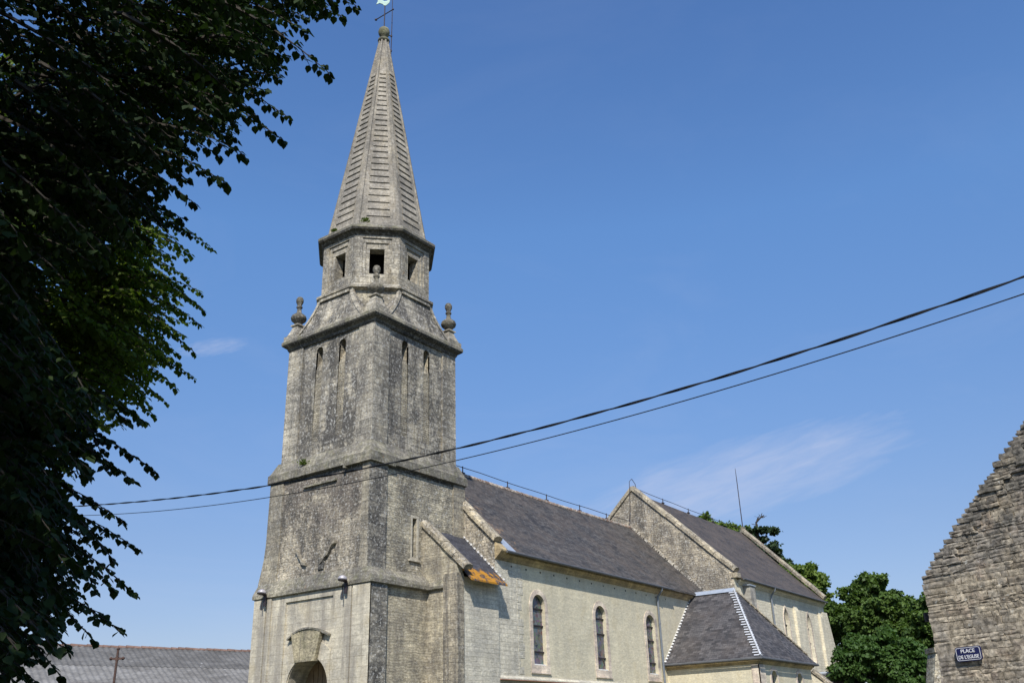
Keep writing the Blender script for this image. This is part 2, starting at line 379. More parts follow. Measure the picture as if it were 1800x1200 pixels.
# ------------------------------------------------------------------ the church
cx = cy = 2.9
church = empty('church', (cx, cy, 0), 'stone village church with tall octagonal spire, grey tower and slate roofed nave', 'church')
def part(mb, name, mat, label=None, **k): return mb.build(name, mat, church, label=label, **k)
X, Y = Vector((1, 0, 0)), Vector((0, 1, 0))

# --- tower base (z 0 to 7.3)
bx0, bx1, by0, by1 = -.10, 5.75, -.22, 6.05
DZ0 = .0
door_arch = arch(2.87, 2.2, DZ0, 4.85, n=18)
mb = MB()   # west front: raised outer field, recessed panel round the door
pan = [(1.62, 0), (4.25, 0), (4.25, 6.95), (1.62, 6.95)]
mb.panel((bx0, 0, 0), Y, -X, [(by0, 0), (by1, 0), (by1, 7.35), (by0, 7.35)], [(pan, .07, .07, False)])
mb.panel((bx0 + .07, 0, 0), Y, -X, pan, [(door_arch, 1.0, 1.0, False)])
mb.poly([(bx0, by1, 0), (bx1, by1, 0), (bx1, by1, 7.35), (bx0, by1, 7.35)])
mb.poly([(bx1, by0, 0), (bx1, by1, 0), (bx1, by1, 7.35), (bx1, by0, 7.35)])
mb.poly([(bx0, by0, 7.35), (bx1, by0, 7.35), (bx1, by1, 7.35), (bx0, by1, 7.35)])
part(mb, 'tower_base_wall', M['base'])
mb = MB(); mb.poly([(bx0, by0, 0), (bx1, by0, 0), (bx1, by0, 7.35), (bx0, by0, 7.35)]); part(mb, 'tower_base_side_wall', M['base_s'])
mb = MB(); mb.box(bx0 - .05, .75, by0 - .12, by0 - .003, 0, 7.2)
part(mb, 'corner_buttress', M['dark'], 'black stained corner pilaster facing the lane')
for a, b in ((by0 - .12, .55), (.62, .98), (5.05, 5.28), (5.36, by1 + .02)):
    mb = MB(); mb.box(bx0 - .06, bx0 - .003, a, b, 0, 7.2); part(mb, 'pilaster', M['base'])
# arch ring and keystone
mb = MB(); ring = []
c0, z0 = 2.87, 3.75
a = [(c0 + 1.72 * math.cos(t), z0 + 1.72 * math.sin(t)) for t in np.linspace(0, math.pi, 25)]
b = [(c0 + 1.12 * math.cos(t), z0 + 1.12 * math.sin(t)) for t in np.linspace(0, math.pi, 25)]
a = [(min(max(p, 1.66), 4.21), q) for p, q in a]
for i in range(24):
    q = [a[i], a[i + 1], b[i + 1], b[i]]
    mb.prism([(bx0 + .066, p[0], p[1]) for p in q], (-.05, 0, 0))
part(mb, 'door_arch', M['base'])
mb = MB()
prof = [(c0 - .54, 4.66), (c0 + .54, 4.66), (c0 + .80, 5.72)] + [(c0 + .80 - .2 * k, 5.72 + .13 * math.sin(math.pi * k / 8) + .02) for k in range(1, 8)] + [(c0 - .80, 5.72)]
mb.prism([(bx0 + .02, p, q) for p, q in prof], (-.17, 0, 0))
part(mb, 'keystone', stone('lichened_keystone', (.40, .36, .25), (.36, .32, .22), 2, 2, patina=.15, streaks=.3, moss=.25, bump=.4), 'big flared keystone over the tower door')
mb = MB(); 
for k in range(12):
    t0, t1 = -1 + k / 6, -1 + (k + 1) / 6
    zf = lambda t: 5.36 + .46 * math.cos(t * 1.25)
    q = [(c0 - .03 + 1.12 * t0, zf(t0)), (c0 - .03 + 1.12 * t1, zf(t1)), (c0 - .03 + 1.12 * t1, zf(t1) + .065), (c0 - .03 + 1.12 * t0, zf(t0) + .065)]
    mb.prism([(bx0 + .068, p, z) for p, z in q], (-.09 - .17 * math.cos(min(abs(t0), abs(t1)) * 1.3), 0, 0))
part(mb, 'keystone_hood', M['cornice'])
dx = bx0 + .98
mb = MB(); dp = arch(2.87, 2.2, 0, 4.85, n=18)
mb.poly([(dx, p, q) for p, q in dp]); door = part(mb, 'door', M['wood'], 'arched brown wooden tower door')
mb = MB()
for k in range(-4, 5): mb.box(dx - .03, dx - .003, 2.87 + k * .25 - .11, 2.87 + k * .25 + .11, .05, 3.75 + math.sqrt(max(1.1 ** 2 - (abs(k) * .25 + .11) ** 2, .02)) - .02)
mb.build('door_boards', M['wood'], door)
# ledge over the base
mb = MB()
def ledge_rect(e, z): return (bx0 - e, bx1, by0 - e - .1, by1 + e, z)
mb.rect([ledge_rect(.02, 7.20), ledge_rect(.11, 7.23), ledge_rect(.11, 7.36), ledge_rect(.07, 7.50), (-.05, bx1, -.02, 5.98, 7.85)])
part(mb, 'base_ledge', M['cornice'])

# --- tower shaft (7.3 to 12)
s0, s1 = .05, 5.75
mb = MB()
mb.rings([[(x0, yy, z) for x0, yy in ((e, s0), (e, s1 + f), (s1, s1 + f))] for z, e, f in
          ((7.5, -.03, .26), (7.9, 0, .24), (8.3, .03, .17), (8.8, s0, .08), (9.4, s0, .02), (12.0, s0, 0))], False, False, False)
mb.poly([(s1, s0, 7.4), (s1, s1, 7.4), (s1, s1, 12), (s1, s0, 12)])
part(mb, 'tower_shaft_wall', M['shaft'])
mb = MB()
slit = [(2.50, 8.5), (2.76, 8.5), (2.76, 10.05), (2.50, 10.05)]
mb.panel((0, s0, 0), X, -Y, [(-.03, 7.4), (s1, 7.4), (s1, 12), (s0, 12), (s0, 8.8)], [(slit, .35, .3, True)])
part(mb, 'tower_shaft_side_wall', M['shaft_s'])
mb = MB(); fr = [(2.38, 8.4), (2.88, 8.4), (2.88, 10.15), (2.38, 10.15)]
mb.panel((0, s0 - .025, 0), X, -Y, fr, [(slit, .03, .03, False)]); mb.box(2.3, 2.96, s0 - .08, s0 - .004, 8.33, 8.40)
part(mb, 'slit_window', M['base'])
mb = MB(); mb.box(s0 - .06, .95, s0 - .065, s0 - .003, 7.6, 11.95); part(mb, 'shaft_pilaster', M['dark'], 'black stained upper pilaster')
mb = MB(); mb.box(5.05, s1 + .06, s0 - .065, s0 - .003, 7.4, 11.95); part(mb, 'shaft_pilaster', M['shaft_pil'])
for y0_, y1_ in ((s0 - .06, .42), (5.0, s1 + .04)):
    mb = MB(); mb.rings([[(e - .055, y0_, z), (e - .055, y1_ + (f if y1_ > 3 else 0), z), (e - .002, y1_ + (f if y1_ > 3 else 0), z), (e - .002, y0_, z)] for z, e, f in
        ((7.6, -.02, .27), (7.9, 0, .25), (8.3, .03, .18), (8.8, s0, .09), (9.4, s0, .03), (11.95, s0, .01))]); part(mb, 'shaft_pilaster', M['shaft_pil'])
mb = MB(); mb.box(s0 - .10, s0 - .004, 1.85, 3.75, 11.43, 11.50); part(mb, 'string_fragment', M['cornice'])
# broken pediment: two scroll fragments over the ledge
for pts in ([(3.95, 8.98), (3.85, 8.93), (3.72, 8.70), (3.62, 8.62), (3.52, 8.42), (3.30, 8.36)],
            [(1.72, 9.02), (1.88, 8.98), (1.98, 8.80), (2.10, 8.62), (2.26, 8.55), (2.36, 8.40), (2.5, 8.30)]):
    mb = MB()
    for i in range(len(pts) - 1):
        (p, q), (r_, t) = pts[i], pts[i + 1]
        mb.prism([(s0 + .02, p, q), (s0 + .02, r_, t), (s0 + .02, r_, t - .10), (s0 + .02, p, q - .10)], (-.16, 0, 0))
    part(mb, 'pediment_fragment', M['shaft_pil'])
mb = MB(); mb.box(s0 - .10, s0 + .02, 2.32, 2.62, 8.02, 8.40); part(mb, 'pediment_corbel', M['dark'])
# mid cornice
mb = MB()
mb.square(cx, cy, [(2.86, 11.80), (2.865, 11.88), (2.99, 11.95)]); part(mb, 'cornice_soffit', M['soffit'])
mb = MB(); mb.square(cx, cy, [(3.0, 11.953), (3.0, 12.28), (2.93, 12.36), (2.72, 12.82), (2.4, 12.84)])
part(mb, 'middle_cornice', M['cornice'])
mb = MB(); mb.box(-.17, .9, 1.25, 1.35, 11.80, 11.96)
mb.rect([(-.13, 1.3, -.13, 1.3, 11.88), (-.13, 1.3, -.13, 1.3, 12.26)]); part(mb, 'cornice_break', M['cornice'])

# --- belfry stage (12.8 to 18.1)
h = 2.58; e0, e1 = cx - h, cx + h
ZB, ZT = 12.8, 18.12
def belfry_face(O, U, N):
    mb = MB(); holes = []
    for c in (-.70, .70): holes.append((arch(c, .40, 13.45, 17.76, n=8), .75, .03, True))
    mb.panel(O, U, N, [(-h, ZB), (h, ZB), (h, ZT), (-h, ZT)], [(hh[0], .1, .005, False) for hh in holes]); part(mb, 'belfry_wall', M['upper'])
    mb = MB(); O2 = Vector(O) - N * .0
    for hh, *_ in holes:
        pt = lambda a, b, d: O2 + U * a + Z3 * b - N * d
        dd = lambda b: .012 + .03 * (b - 13.45) / 4.3 + .60 * max(0, (b - 16.7) / 1.06) ** 1.2
        rows = [13.45 + (17.76 - 13.45) * k / 20 for k in range(21)]
        c = sum(p[0] for p in hh[:2]) / 2
        mb.rings([[pt(c - .2, z, dd(z)), pt(c + .2, z, dd(z))] for z in rows], False, False, False)
        n = len(hh)
        for s_ in (-.2, .2):
            mb.rings([[pt(c + s_, z, 0), pt(c + s_, z, dd(z) + .02)] for z in rows[:-1]], False, False, False)
        hd = [q for q in hh if q[1] > 17.55 - 1e-6]
        mb.rings([[pt(a_, b_, .0), pt(a_, b_, .8)] for a_, b_ in hd], False, False, False)
    part(mb, 'louvre_niche', M['infill'], 'tall narrow arched niche pair filled with yellow rubble')
    for a0, a1 in ((-h - .06, -h + .85), (h - .85, h + .06)):
        mb = MB(); mb.prism([Vector(O) + U * a + N * .002 + Z3 * z for a, z in ((a0, ZB), (a1, ZB), (a1, ZT), (a0, ZT))], N * .06)
        part(mb, 'belfry_pilaster', M['upper_pil'])
belfry_face((e0, cy, 0), Y, -X); belfry_face((cx, e0, 0), X, -Y)
belfry_face((e1, cy, 0), Y, X); belfry_face((cx, e1, 0), X, Y)
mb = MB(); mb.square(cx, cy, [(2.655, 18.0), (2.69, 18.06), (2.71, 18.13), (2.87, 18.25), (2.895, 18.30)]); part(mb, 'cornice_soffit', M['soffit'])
mb = MB(); mb.square(cx, cy, [(2.90, 18.303), (2.90, 18.44), (2.74, 18.62), (2.3, 18.64)])
part(mb, 'belfry_cornice', M['cornice'])

# --- broach between square and octagon
mb = MB(); mb.octo(cx, cy, [(2.40, 18.5), (2.40, 20.12)], (False, False)); part(mb, 'octagon_foot_wall', M['shaft_s'])
def broach(U, N):
    c = Vector((cx, cy, 0)); mb = MB(); K = 8
    rows = []
    for k in range(K + 1):
        t = k / K; z = 18.55 + t * 1.58; half = 1.05 + (2.02 - 1.05) * (1 - t) ** 1.5; out = 2.47 + .30 * (1 - t) ** 1.2
        rows.append((half, out, z))
    mb.rings([[c + U * (-a) + N * 2.0 + Z3 * z, c + U * (-a) + N * o + Z3 * z, c + U * a + N * o + Z3 * z, c + U * a + N * 2.0 + Z3 * z] for a, o, z in rows], False, True, False)
    part(mb, 'broach_slope', M['upper'])
    for s_ in (-1, 1):
        mb = MB(); mb.rings([[c + U * (s_ * (a - w)) + N * (o + d) + Z3 * z for w, d in ((-.03, -.1), (-.03, .05), (.13, .05), (.13, -.05))] for a, o, z in rows]); part(mb, 'broach_rib', M['octo'])
    mb = MB(); mb.prism([c + U * a + N * 2.53 + Z3 * z for a, z in ((-.92, 19.98), (.92, 19.98), (.92, 20.12), (-.92, 20.12))], N * .05)
    part(mb, 'broach_rib', M['octo'])
for U, N in ((Y, -X), (X, -Y), (Y, X), (X, Y)): broach(U, N)
mb = MB(); mb.octo(cx, cy, [(2.45, 20.10), (2.62, 20.16), (2.62, 20.26), (2.44, 20.40), (2.2, 20.42)]); part(mb, 'octagon_string', M['octo'])
# corner pinnacles
pin_prof = [(.30, .62), (.17, .66), (.15, .74), (.20, .80), (.33, .92), (.36, 1.02), (.32, 1.14), (.20, 1.24), (.12, 1.28), (.10, 1.46), (.09, 1.52), (.14, 1.56), (.14, 1.62), (.09, 1.66), (.12, 1.74), (.17, 1.86), (.17, 1.98), (.12, 2.08), (.03, 2.13)]
for sx in (-1, 1):
    for sy in (-1, 1):
        px, py = cx + sx * 2.42, cy + sy * 2.42
        mb = MB(); mb.square(px, py, [(.42, 18.5), (.42, 18.72), (.33, 18.78), (.22, 19.05), (.17, 19.24), (.24, 19.27), (.24, 19.33)])
        pin = part(mb, 'pinnacle', M['octo'])
        mb = MB(); mb.lathe((px, py, 18.66), [(r_, z) for r_, z in pin_prof[1:]], 18)
        mb.build('urn', M['urn'], pin, smooth=True)

# --- octagonal lantern stage
ap = 2.42; side = ap * math.tan(math.pi / 8)
for k in range(8):
    th = k * math.pi / 4; N = Vector((math.cos(th), math.sin(th), 0)); U = Vector((-math.sin(th), math.cos(th), 0))
    O = Vector((cx, cy, 0)) + N * ap
    def rc(w, zt, zb=20.95): return [(-w / 2, zb), (w / 2, zb), (w / 2, zt), (-w / 2, zt)]
    mb = MB()
    mb.panel(O, U, N, [(-side, 20.35), (side, 20.35), (side, 23.0), (-side, 23.0)], [(rc(1.30, 22.72, 20.9), .055, .055, False)])
    mb.panel(O - N * .055, U, N, rc(1.30, 22.72, 20.9), [(rc(1.0, 22.50, 20.93), .055, .055, False)])
    mb.panel(O - N * .11, U, N, rc(1.0, 22.50, 20.93), [(rc(.66, 22.22), .5, .5, False)])
    lw = part(mb, 'lantern_wall', M['octo'])
mb = MB(); mb.octo(cx, cy, [(1.1, 20.4), (1.1, 22.95)], (False, True)); part(mb, 'inner_drum', M['void'])  # dark core added behind the openings, interior shade painted as its colour
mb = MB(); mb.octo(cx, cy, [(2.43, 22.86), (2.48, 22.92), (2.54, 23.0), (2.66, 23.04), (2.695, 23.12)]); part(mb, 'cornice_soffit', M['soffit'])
mb = MB(); mb.octo(cx, cy, [(2.70, 23.123), (2.70, 23.24), (2.60, 23.34), (2.28, 23.52), (2.0, 23.52)]); part(mb, 'lantern_cornice', M['cornice'])

# --- spire
zs0, zs1, as0, as1 = 23.4, 36.05, 2.24, .20
mb = MB(); mb.octo(cx, cy, [(as0 + .05, zs0), (as0 - .03, zs0 + .35), (as1, zs1)])
tan8 = math.tan(math.pi / 8)
for k in range(8):
    th = k * math.pi / 4; N = Vector((math.cos(th), math.sin(th), 0)); U = Vector((-math.sin(th), math.cos(th), 0)); c = Vector((cx, cy, 0))
    A = lambda z: as0 + (as1 - as0) * (z - zs0) / (zs1 - zs0)
    z = zs0 + .62; i = 0
    while z < 33.6:
        st = (.41 - .004 * i) * random.uniform(.94, 1.06)
        w0 = A(z) * tan8 * .60 * random.uniform(.93, 1.05); w1 = A(z + st) * tan8 * .60
        p = [c + U * -w0 + N * (A(z) + .07) + Z3 * z, c + U * w0 + N * (A(z) + .07) + Z3 * z,
             c + U * w1 + N * (A(z + st) + .012) + Z3 * (z + st), c + U * -w1 + N * (A(z + st) + .012) + Z3 * (z + st)]
        q = [v - N * .12 for v in p]
        mb.rings([q, p], True, True); z += st; i += 1
    # edge roll
    th2 = th + math.pi / 8; D = Vector((math.cos(th2), math.sin(th2), 0)); cor = 1 / math.cos(math.pi / 8); T_ = Vector((-math.sin(th2), math.cos(th2), 0))
    rr = []
    for zz in (zs0 + .1, zs1):
        a_ = A(zz) * cor; w = .10 if zz < 30 else .05
        rr.append([c + D * (a_ - .08) - T_ * (w + .03) + Z3 * zz, c + D * (a_ + .05) - T_ * w * .75 + Z3 * zz, c + D * (a_ + .05) + T_ * w * .75 + Z3 * zz, c + D * (a_ - .08) + T_ * (w + .03) + Z3 * zz])
    mb.rings(rr)
part(mb, 'spire', M['spire'])
mb = MB(); mb.lathe((cx, cy, 36.0), [(.2, 0), (.27, .03), (.32, .10), (.31, .18), (.2, .24), (.15, .30), (.15, .38), (.22, .44), (.29, .58), (.31, .72), (.27, .88), (.16, 1.0), (.03, 1.05)], 20)
part(mb, 'finial', stone('lichened_finial', (.20, .20, .13), (.17, .17, .12), 2, 2, moss=.5, patina=.3, bump=.3), smooth=True)

# --- weathercock, lightning rods
wv = empty('weathercock', (cx, cy, 37.0), 'green copper weathercock on an iron mast with a ball ended cross arm above the spire', 'weathervane')
mb = MB(); mb.tube([(cx, cy, 36.95), (cx, cy, 38.62)], .03, 8); mb.build('mast', M['iron'], wv)
pa, pb = P(661, 35, 'x', cx), P(691, 17, 'x', cx); zc = (pa.z + pb.z) / 2
mb = MB(); mb.tube([(cx, pa.y, zc), (cx, pb.y, zc)], .027, 8); mb.lathe((cx, pa.y, zc - .07), [(.02, 0), (.07, .04), (.07, .1), (.02, .14)], 10); mb.lathe((cx, pb.y, zc - .05), [(.02, 0), (.05, .03), (.05, .07), (.02, .1)], 10); mb.build('cross_arm', M['iron'], wv)
cock = [(-.42, .42), (-.30, .58), (-.22, .40), (-.05, .30), (.10, .34), (.16, .52), (.22, .62), (.30, .60), (.28, .52), (.36, .46), (.27, .44), (.22, .22), (.10, .06), (.02, 0), (-.06, 0), (-.12, .08), (-.30, .14), (-.48, .02), (-.40, .24)]
mb = MB(); mb.prism([(cx + .7 * a_ + .01, cy - .7 * a_, 38.55 + b_) for a_, b_ in cock], (-.03, -.03, 0)); mb.build('cockerel', M['verdigris'], wv)
pr0 = P(689, 92, 'z', 35.6); off = Vector((.30, -.16, 0))
rx, ry = cx + .36, cy - .20
lr = empty('lightning_rod', (rx, ry, 35.3), 'thin dark lightning rod rising beside the ball on the spire tip', 'lightning rod')
mb = MB(); mb.tube([(rx, ry, 35.1), (rx + .02, ry, 37.5), (rx, ry, 40.2)], [.028, .026, .012], 6); mb.build('rod', M['iron'], lr)
for z in (35.6, 36.6):
    mb = MB(); mb.tube([(cx + .1, cy - .05, z), (rx, ry, z)], .03, 6); mb.lathe((rx, ry, z - .05), [(.05, 0), (.05, .1)], 8); mb.build('bracket', M['iron'], lr)

# --- stair lean-to on the south side of the tower
lx0, lx1, ly = 3.12, 5.75, -1.74
def cop(y): return 10.0 + (y + .04) * .90         # top of coping line
mb = MB()
mb.poly([(lx0, s0, 0), (lx0, ly, 0), (lx0, ly, cop(ly) - .22), (lx0, s0, cop(s0) - .22)])
mb.poly([(lx0, s0, cop(s0) - .22), (lx0, ly, cop(ly) - .22), (lx0 + .35, ly, cop(ly) - .22), (lx0 + .35, s0, cop(s0) - .22)])
mb.poly([(lx0 + .35, s0, 7), (lx0 + .35, ly, 7), (lx0 + .35, ly, cop(ly) - .22), (lx0 + .35, s0, cop(s0) - .22)])
part(mb, 'stair_gable_wall', M['base_s'])
mb = MB(); mb.poly([(lx0, ly, 0), (lx1, ly, 0), (lx1, ly, 7.66), (lx0 + .35, ly, 7.66), (lx0 + .35, ly, cop(ly) - .22), (lx0, ly, cop(ly) - .22)]); part(mb, 'stair_side_wall', M['nave_stone'])
mb = MB(); mb.prism([(lx0 - .09, ly - .08, 0), (lx0 + .32, ly - .08, 0), (lx0 + .32, ly - .003, 0), (lx0 - .003, ly - .003, 0), (lx0 - .003, ly + .62, 0), (lx0 - .09, ly + .62, 0)], (0, 0, 7.75))
part(mb, 'stair_pilaster', stone('stained_pilaster_stone', (.40, .36, .28), (.30, .27, .21), .6, .3, patina=.3, streaks=.9, white=.25, black=.3, bump=.5))
mb = MB(); mb.rings([[(lx0 - a_, s0 - .0, 7.18 + z_) for a_, z_ in ((.0, 0), (.12, .06), (.12, .16), (0, .36))], [(lx0 - a_, ly + .62, 7.18 + z_) for a_, z_ in ((.0, 0), (.12, .06), (.12, .16), (0, .36))]]); part(mb, 'stair_ledge', M['cornice'])
def coping(mb, p, q, w=.24, t=.12, wd=X):
    """rounded gable coping from p to q; width along wd"""
    p, q = Vector(p), Vector(q); d = (q - p).normalized(); up = wd.cross(d); up = up if up.z > 0 else -up
    prof = [(-w, -t), (-w, t * .2), (-w * .75, t * .8), (0, t * 1.05), (w * .75, t * .8), (w, t * .2), (w, -t)]
    k = max(2, int((q - p).length / .75)); 
    for i in range(k):
        a_ = p + (q - p) * (i / k) + d * .008; b_ = p + (q - p) * ((i + 1) / k) - d * .008
        j = random.uniform(-.015, .015); j2 = random.uniform(-.015, .015)
        mb.rings([[c_ + wd * (x_ + j) + up * (y_ + j2) for x_, y_ in prof] for c_ in (a_, b_)])
mb = MB(); coping(mb, (lx0 + .14, s0, cop(s0) - .10), (lx0 + .14, -2.22, cop(-2.22) - .10), .24, .12); part(mb, 'stair_coping', M['coping'])
mb = MB(); sl = lambda y: 9.60 + (y + .1) * .98
mb.rings([[(lx0 + .30, y, z) for y, z in ((s0, sl(s0)), (-2.22, sl(-2.22)), (-2.22, sl(-2.22) - .07), (s0, sl(s0) - .07))], [(lx1 + .0, y, z) for y, z in ((s0, sl(s0)), (-2.22, sl(-2.22)), (-2.22, sl(-2.22) - .07), (s0, sl(s0) - .07))]])
part(mb, 'stair_roof', M['slate_l'], 'small slate lean-to roof with bright orange lichen at its eave')
mb = MB()
for k in range(13):
    y = .15 - k * .185
    if k == 0: mb.prism([(lx1 - .012, .1, sl(.1) + .05), (lx1 - .012, -2.1, sl(-2.1) + .05), (lx1 - .012, -2.1, sl(-2.1) + .065), (lx1 - .012, .1, sl(.1) + .065)], (.008, 0, 0))
    mb.obox((lx1 - .03, y, sl(y) + .07), X, Vector((0, .715, .70)), Vector((0, -.70, .715)), .025, .05, .025)
part(mb, 'stair_flashing', M['mortar'])

# --- nave
nx0, nx1, ny0, ny1 = 5.75, 26.0, -1.6, 7.4
zr, ze = 13.78, 9.02
def wall_holes_sash(name_mat): pass
wins = [8.80, 13.93, 18.85]
holes = [(arch(x_, .95, 4.62, 7.50, n=12), .20, .20, False) for x_ in wins]
mb = MB(); mb.panel((0, ny0, 0), X, -Y, [(7.3, 0), (nx1, 0), (nx1, 8.95), (7.3, 8.95)], holes)
mb.poly([(nx0, ny1, 0), (nx1, ny1, 0), (nx1, ny1, 8.95), (nx0, ny1, 8.95)])
part(mb, 'nave_wall', M['render'])
mb = MB(); mb.poly([(nx0, ny0, 0), (7.3, ny0, 0), (7.3, ny0, 8.95), (nx0, ny0, 8.95)])
for k in range(16):   # ragged join between quoins and render
    w = random.uniform(.05, .42); z = 3.9 + k * .315; mb.box(7.25, 7.3 + w, ny0 - .012, ny0 + .01, z, z + .28)
part(mb, 'nave_quoins', M['nave_stone'])
mb = MB(); rl = lambda y: zr - (2.9 - y) * (zr - ze + .02) / (2.9 + 1.95) if y <= 2.9 else zr - (y - 2.9) * (zr - ze + .02) / 4.85
mb.poly([(nx0, ny0, 0), (nx0, 2.9, 0), (nx0, 2.9, rl(2.9)), (nx0, ny0, rl(ny0) + .02)]); mb.poly([(nx0, 2.9, 0), (nx0, ny1, 0), (nx0, ny1, rl(ny1)), (nx0, 2.9, rl(2.9))])
mb.poly([(nx0 + .4, ny0, 8.9), (nx0 + .4, 2.9, 13.6), (nx0, 2.9, rl(2.9)), (nx0, ny0, rl(ny0) + .02)])
part(mb, 'nave_gable_wall', M['gable'])
mb = MB(); coping(mb, (nx0 + .16, .35, rl(.35) + .22), (nx0 + .16, -1.72, rl(-1.72) + .22), .26, .12); part(mb, 'nave_coping', M['coping'])
mb = MB(); mb.rings([[(x_, y, z) for y, z in ((ny0 - .003, 8.62), (ny0 - .30, 8.88), (ny0 - .36, 8.95), (ny0 - .36, 9.0), (ny0 - .003, 9.36))] for x_ in (nx0 + .004, nx0 + .46)]); part(mb, 'nave_kneeler', M['moulding'])
# cornice moulding and putlog holes
mb = MB(); pr = [(0, 8.64), (.05, 8.64), (.10, 8.72), (.20, 8.80), (.24, 8.84), (.24, 8.94), (0, 8.94)]
mb.rings([[(x_, ny0 - .003 - a_, z_) for a_, z_ in pr] for x_ in (nx0 + .47, nx1 - .02)]); part(mb, 'nave_cornice', M['moulding'])
for k in range(14):
    x_ = 6.9 + k * 1.07; mb = MB(); w_ = random.uniform(.03, .05)
    mb.box(x_ - w_, x_ + w_, ny0 - .006, ny0 + .02, 8.43, 8.50); part(mb, 'putlog_hole', M['void'])  # shallow dark block, the hole's shade is painted by its colour
def roof(mb, x0, x1, yc, zr, ye, ze, sag=.10, n=7, th=.09, both=True, kick=.16):
    """pitched roof with slight bellcast and ridge sag, along X"""
    nx = 14
    for s_ in ((-1, 1) if both else (-1,)):
        rings = []
        for i in range(nx + 1):
            x_ = x0 + (x1 - x0) * i / nx; sg = sag * math.sin(math.pi * i / nx); row = []
            for j in range(n + 1):
                t = j / n; y = yc + s_ * t * (yc - ye); z = zr + (ze - zr) * t - .12 * math.sin(math.pi * t) - sg * (1 - t) * .6 - sg * .4 * math.sin(math.pi * t) + (kick * max(0, (t - .86) / .14) ** 2 - kick * .999 * (t > .999)) * 0
                row.append((x_, y, z))
            row += [(a_, b_, c_ - th) for a_, b_, c_ in reversed(row)]
            rings.append(row)
        mb.rings(rings)
mb = MB(); roof(mb, nx0 + .38, nx1, 2.9, zr, -1.98, ze - .03); nroof = part(mb, 'nave_roof', M['slate'], smooth=False)
mb = MB()
k = 46
for i in range(k):
    a_ = nx0 + (nx1 - nx0) * i / k; b_ = nx0 + (nx1 - nx0) * (i + 1) / k - .02; sg = lambda x_: .10 * .6 * math.sin(math.pi * (x_ - nx0) / (nx1 - nx0))
    mb.rings([[(x_, 2.9 + r_ * math.sin(t), zr - .06 - sg(x_) + r_ * math.cos(t)) for t in np.linspace(-1.9, 1.9, 7)] for x_, r_ in ((a_, .13), (b_, .115))])
mb.build('ridge_tiles', stone('mottled_ridge_tile', (.26, .17, .13), (.42, .37, .31), .45, 5, mortar=(.5, .45, .38), msize=.03, warp=.02, white=.6, bump=.4), nroof)
mb = MB()
mb.prism([(nx0 + .42, .1, rl(.1) - .02), (nx0 + .85, .1, rl(.1) + .02), (nx0 + 1.0, -2.0, rl(-2.0) + .02), (nx0 + .42, -2.0, rl(-2.0) + .02)], (0, 0, .02)); mb.build('valley_sheet', M['zinc'], nroof)
mb = MB(); mb.tube([(nx0 + .3, -2.03, 8.93), (21.0, -2.03, 8.93)], .06, 8); part(mb, 'nave_gutter', M['gutter'])
# fillet of mortar where nave roof meets chancel gable
mb = MB()
for k in range(42):
    t = (k + random.random() * .4) / 42; y = 2.9 - t * 4.7; z = rl(y) + .05 - .1 * math.sin(math.pi * t); mb.obox((nx1 - .05, y, z), X, Vector((0, -.72, -.70)), Vector((0, -.70, .72)), .05, random.uniform(.03, .09), .03 + random.random() * .09)
part(mb, 'gable_fillet', stone('patchy_lime_fillet', (.55, .52, .45), (.36, .33, .28), .3, .2, warp=.1, white=.7, black=.4, bump=.6))
# string with tile edge low on the nave wall
mb = MB(); mb.box(nx0 + .02, 20.2, ny0 - .20, ny0 - .004, 3.955, 3.98); part(mb, 'tile_string', M['redtile'])
mb = MB(); mb.rings([[(x_, ny0 - a_, z_) for a_, z_ in ((.004, 4.14), (.18, 4.02), (.18, 3.984), (.004, 3.984))] for x_ in (nx0 + .02, 20.2)]); part(mb, 'string_course', M['nave_stone'])

def ring_band(x_, w, zb, zt, t, pointed=False, n=12):
    """flat stone surround polygon strip outside an opening (outer outline)"""
    inn = arch(x_, w, zb, zt, pointed, n); out = arch(x_, w + 2 * t, zb - 0, zt + t * (1.3 if pointed else 1), pointed, n)
    return inn, out
def window(x_, w, zb, zt, yp, depth, pointed=False, band=.22, bars=(.22, .48, .80), nm='window', label=None, sill=True):
    inn, out = ring_band(x_, w, zb, zt, band, pointed)
    mb = MB(); y1 = yp - .022
    n = len(inn)
    for i in range(1, n):
        a_, b_, c_, d_ = inn[i], inn[(i + 1) % n], out[(i + 1) % n], out[i]
        mb.prism([(p[0], y1, p[1]) for p in (a_, b_, c_, d_)], (0, .02, 0))
    if sill:
        mb.box(x_ - w / 2 - band, x_ + w / 2 + band, yp - .025, yp - .003, zb - .30, zb)
        mb.box(x_ - w / 2 - band - .04, x_ + w / 2 + band + .04, yp - .06, yp - .026, zb - .34, zb - .30)
    wi = part(mb, nm, M['surround'], label)
    mb = MB(); mb.poly([(p[0], yp + depth - .03, p[1]) for p in inn]); mb.build('pane', M['glass'], wi)
    mb = MB(); mb.box(x_ - w / 2 + .003, x_ + w / 2 - .003, yp + .03, yp + depth - .035, zb + .003, zb + .05); mb.build('sill', M['mortar'], wi)
    for f in bars:
        z = zt - f * (zt - zb) - .0
        mb = MB(); mb.box(x_ - w / 2 + .004, x_ + w / 2 - .004, yp + depth - .09, yp + depth - .04, z - .025, z + .025); mb.build('saddle_bar', M['iron'], wi)
    # leading lattice in slight relief
    return wi
for x_, lb in zip(wins, ('round headed window nearest the tower', None, 'round headed window beside the downpipe')): window(x_, .95, 4.62, 7.50, ny0, .20, bars=(.20, .44, .81), label=lb)
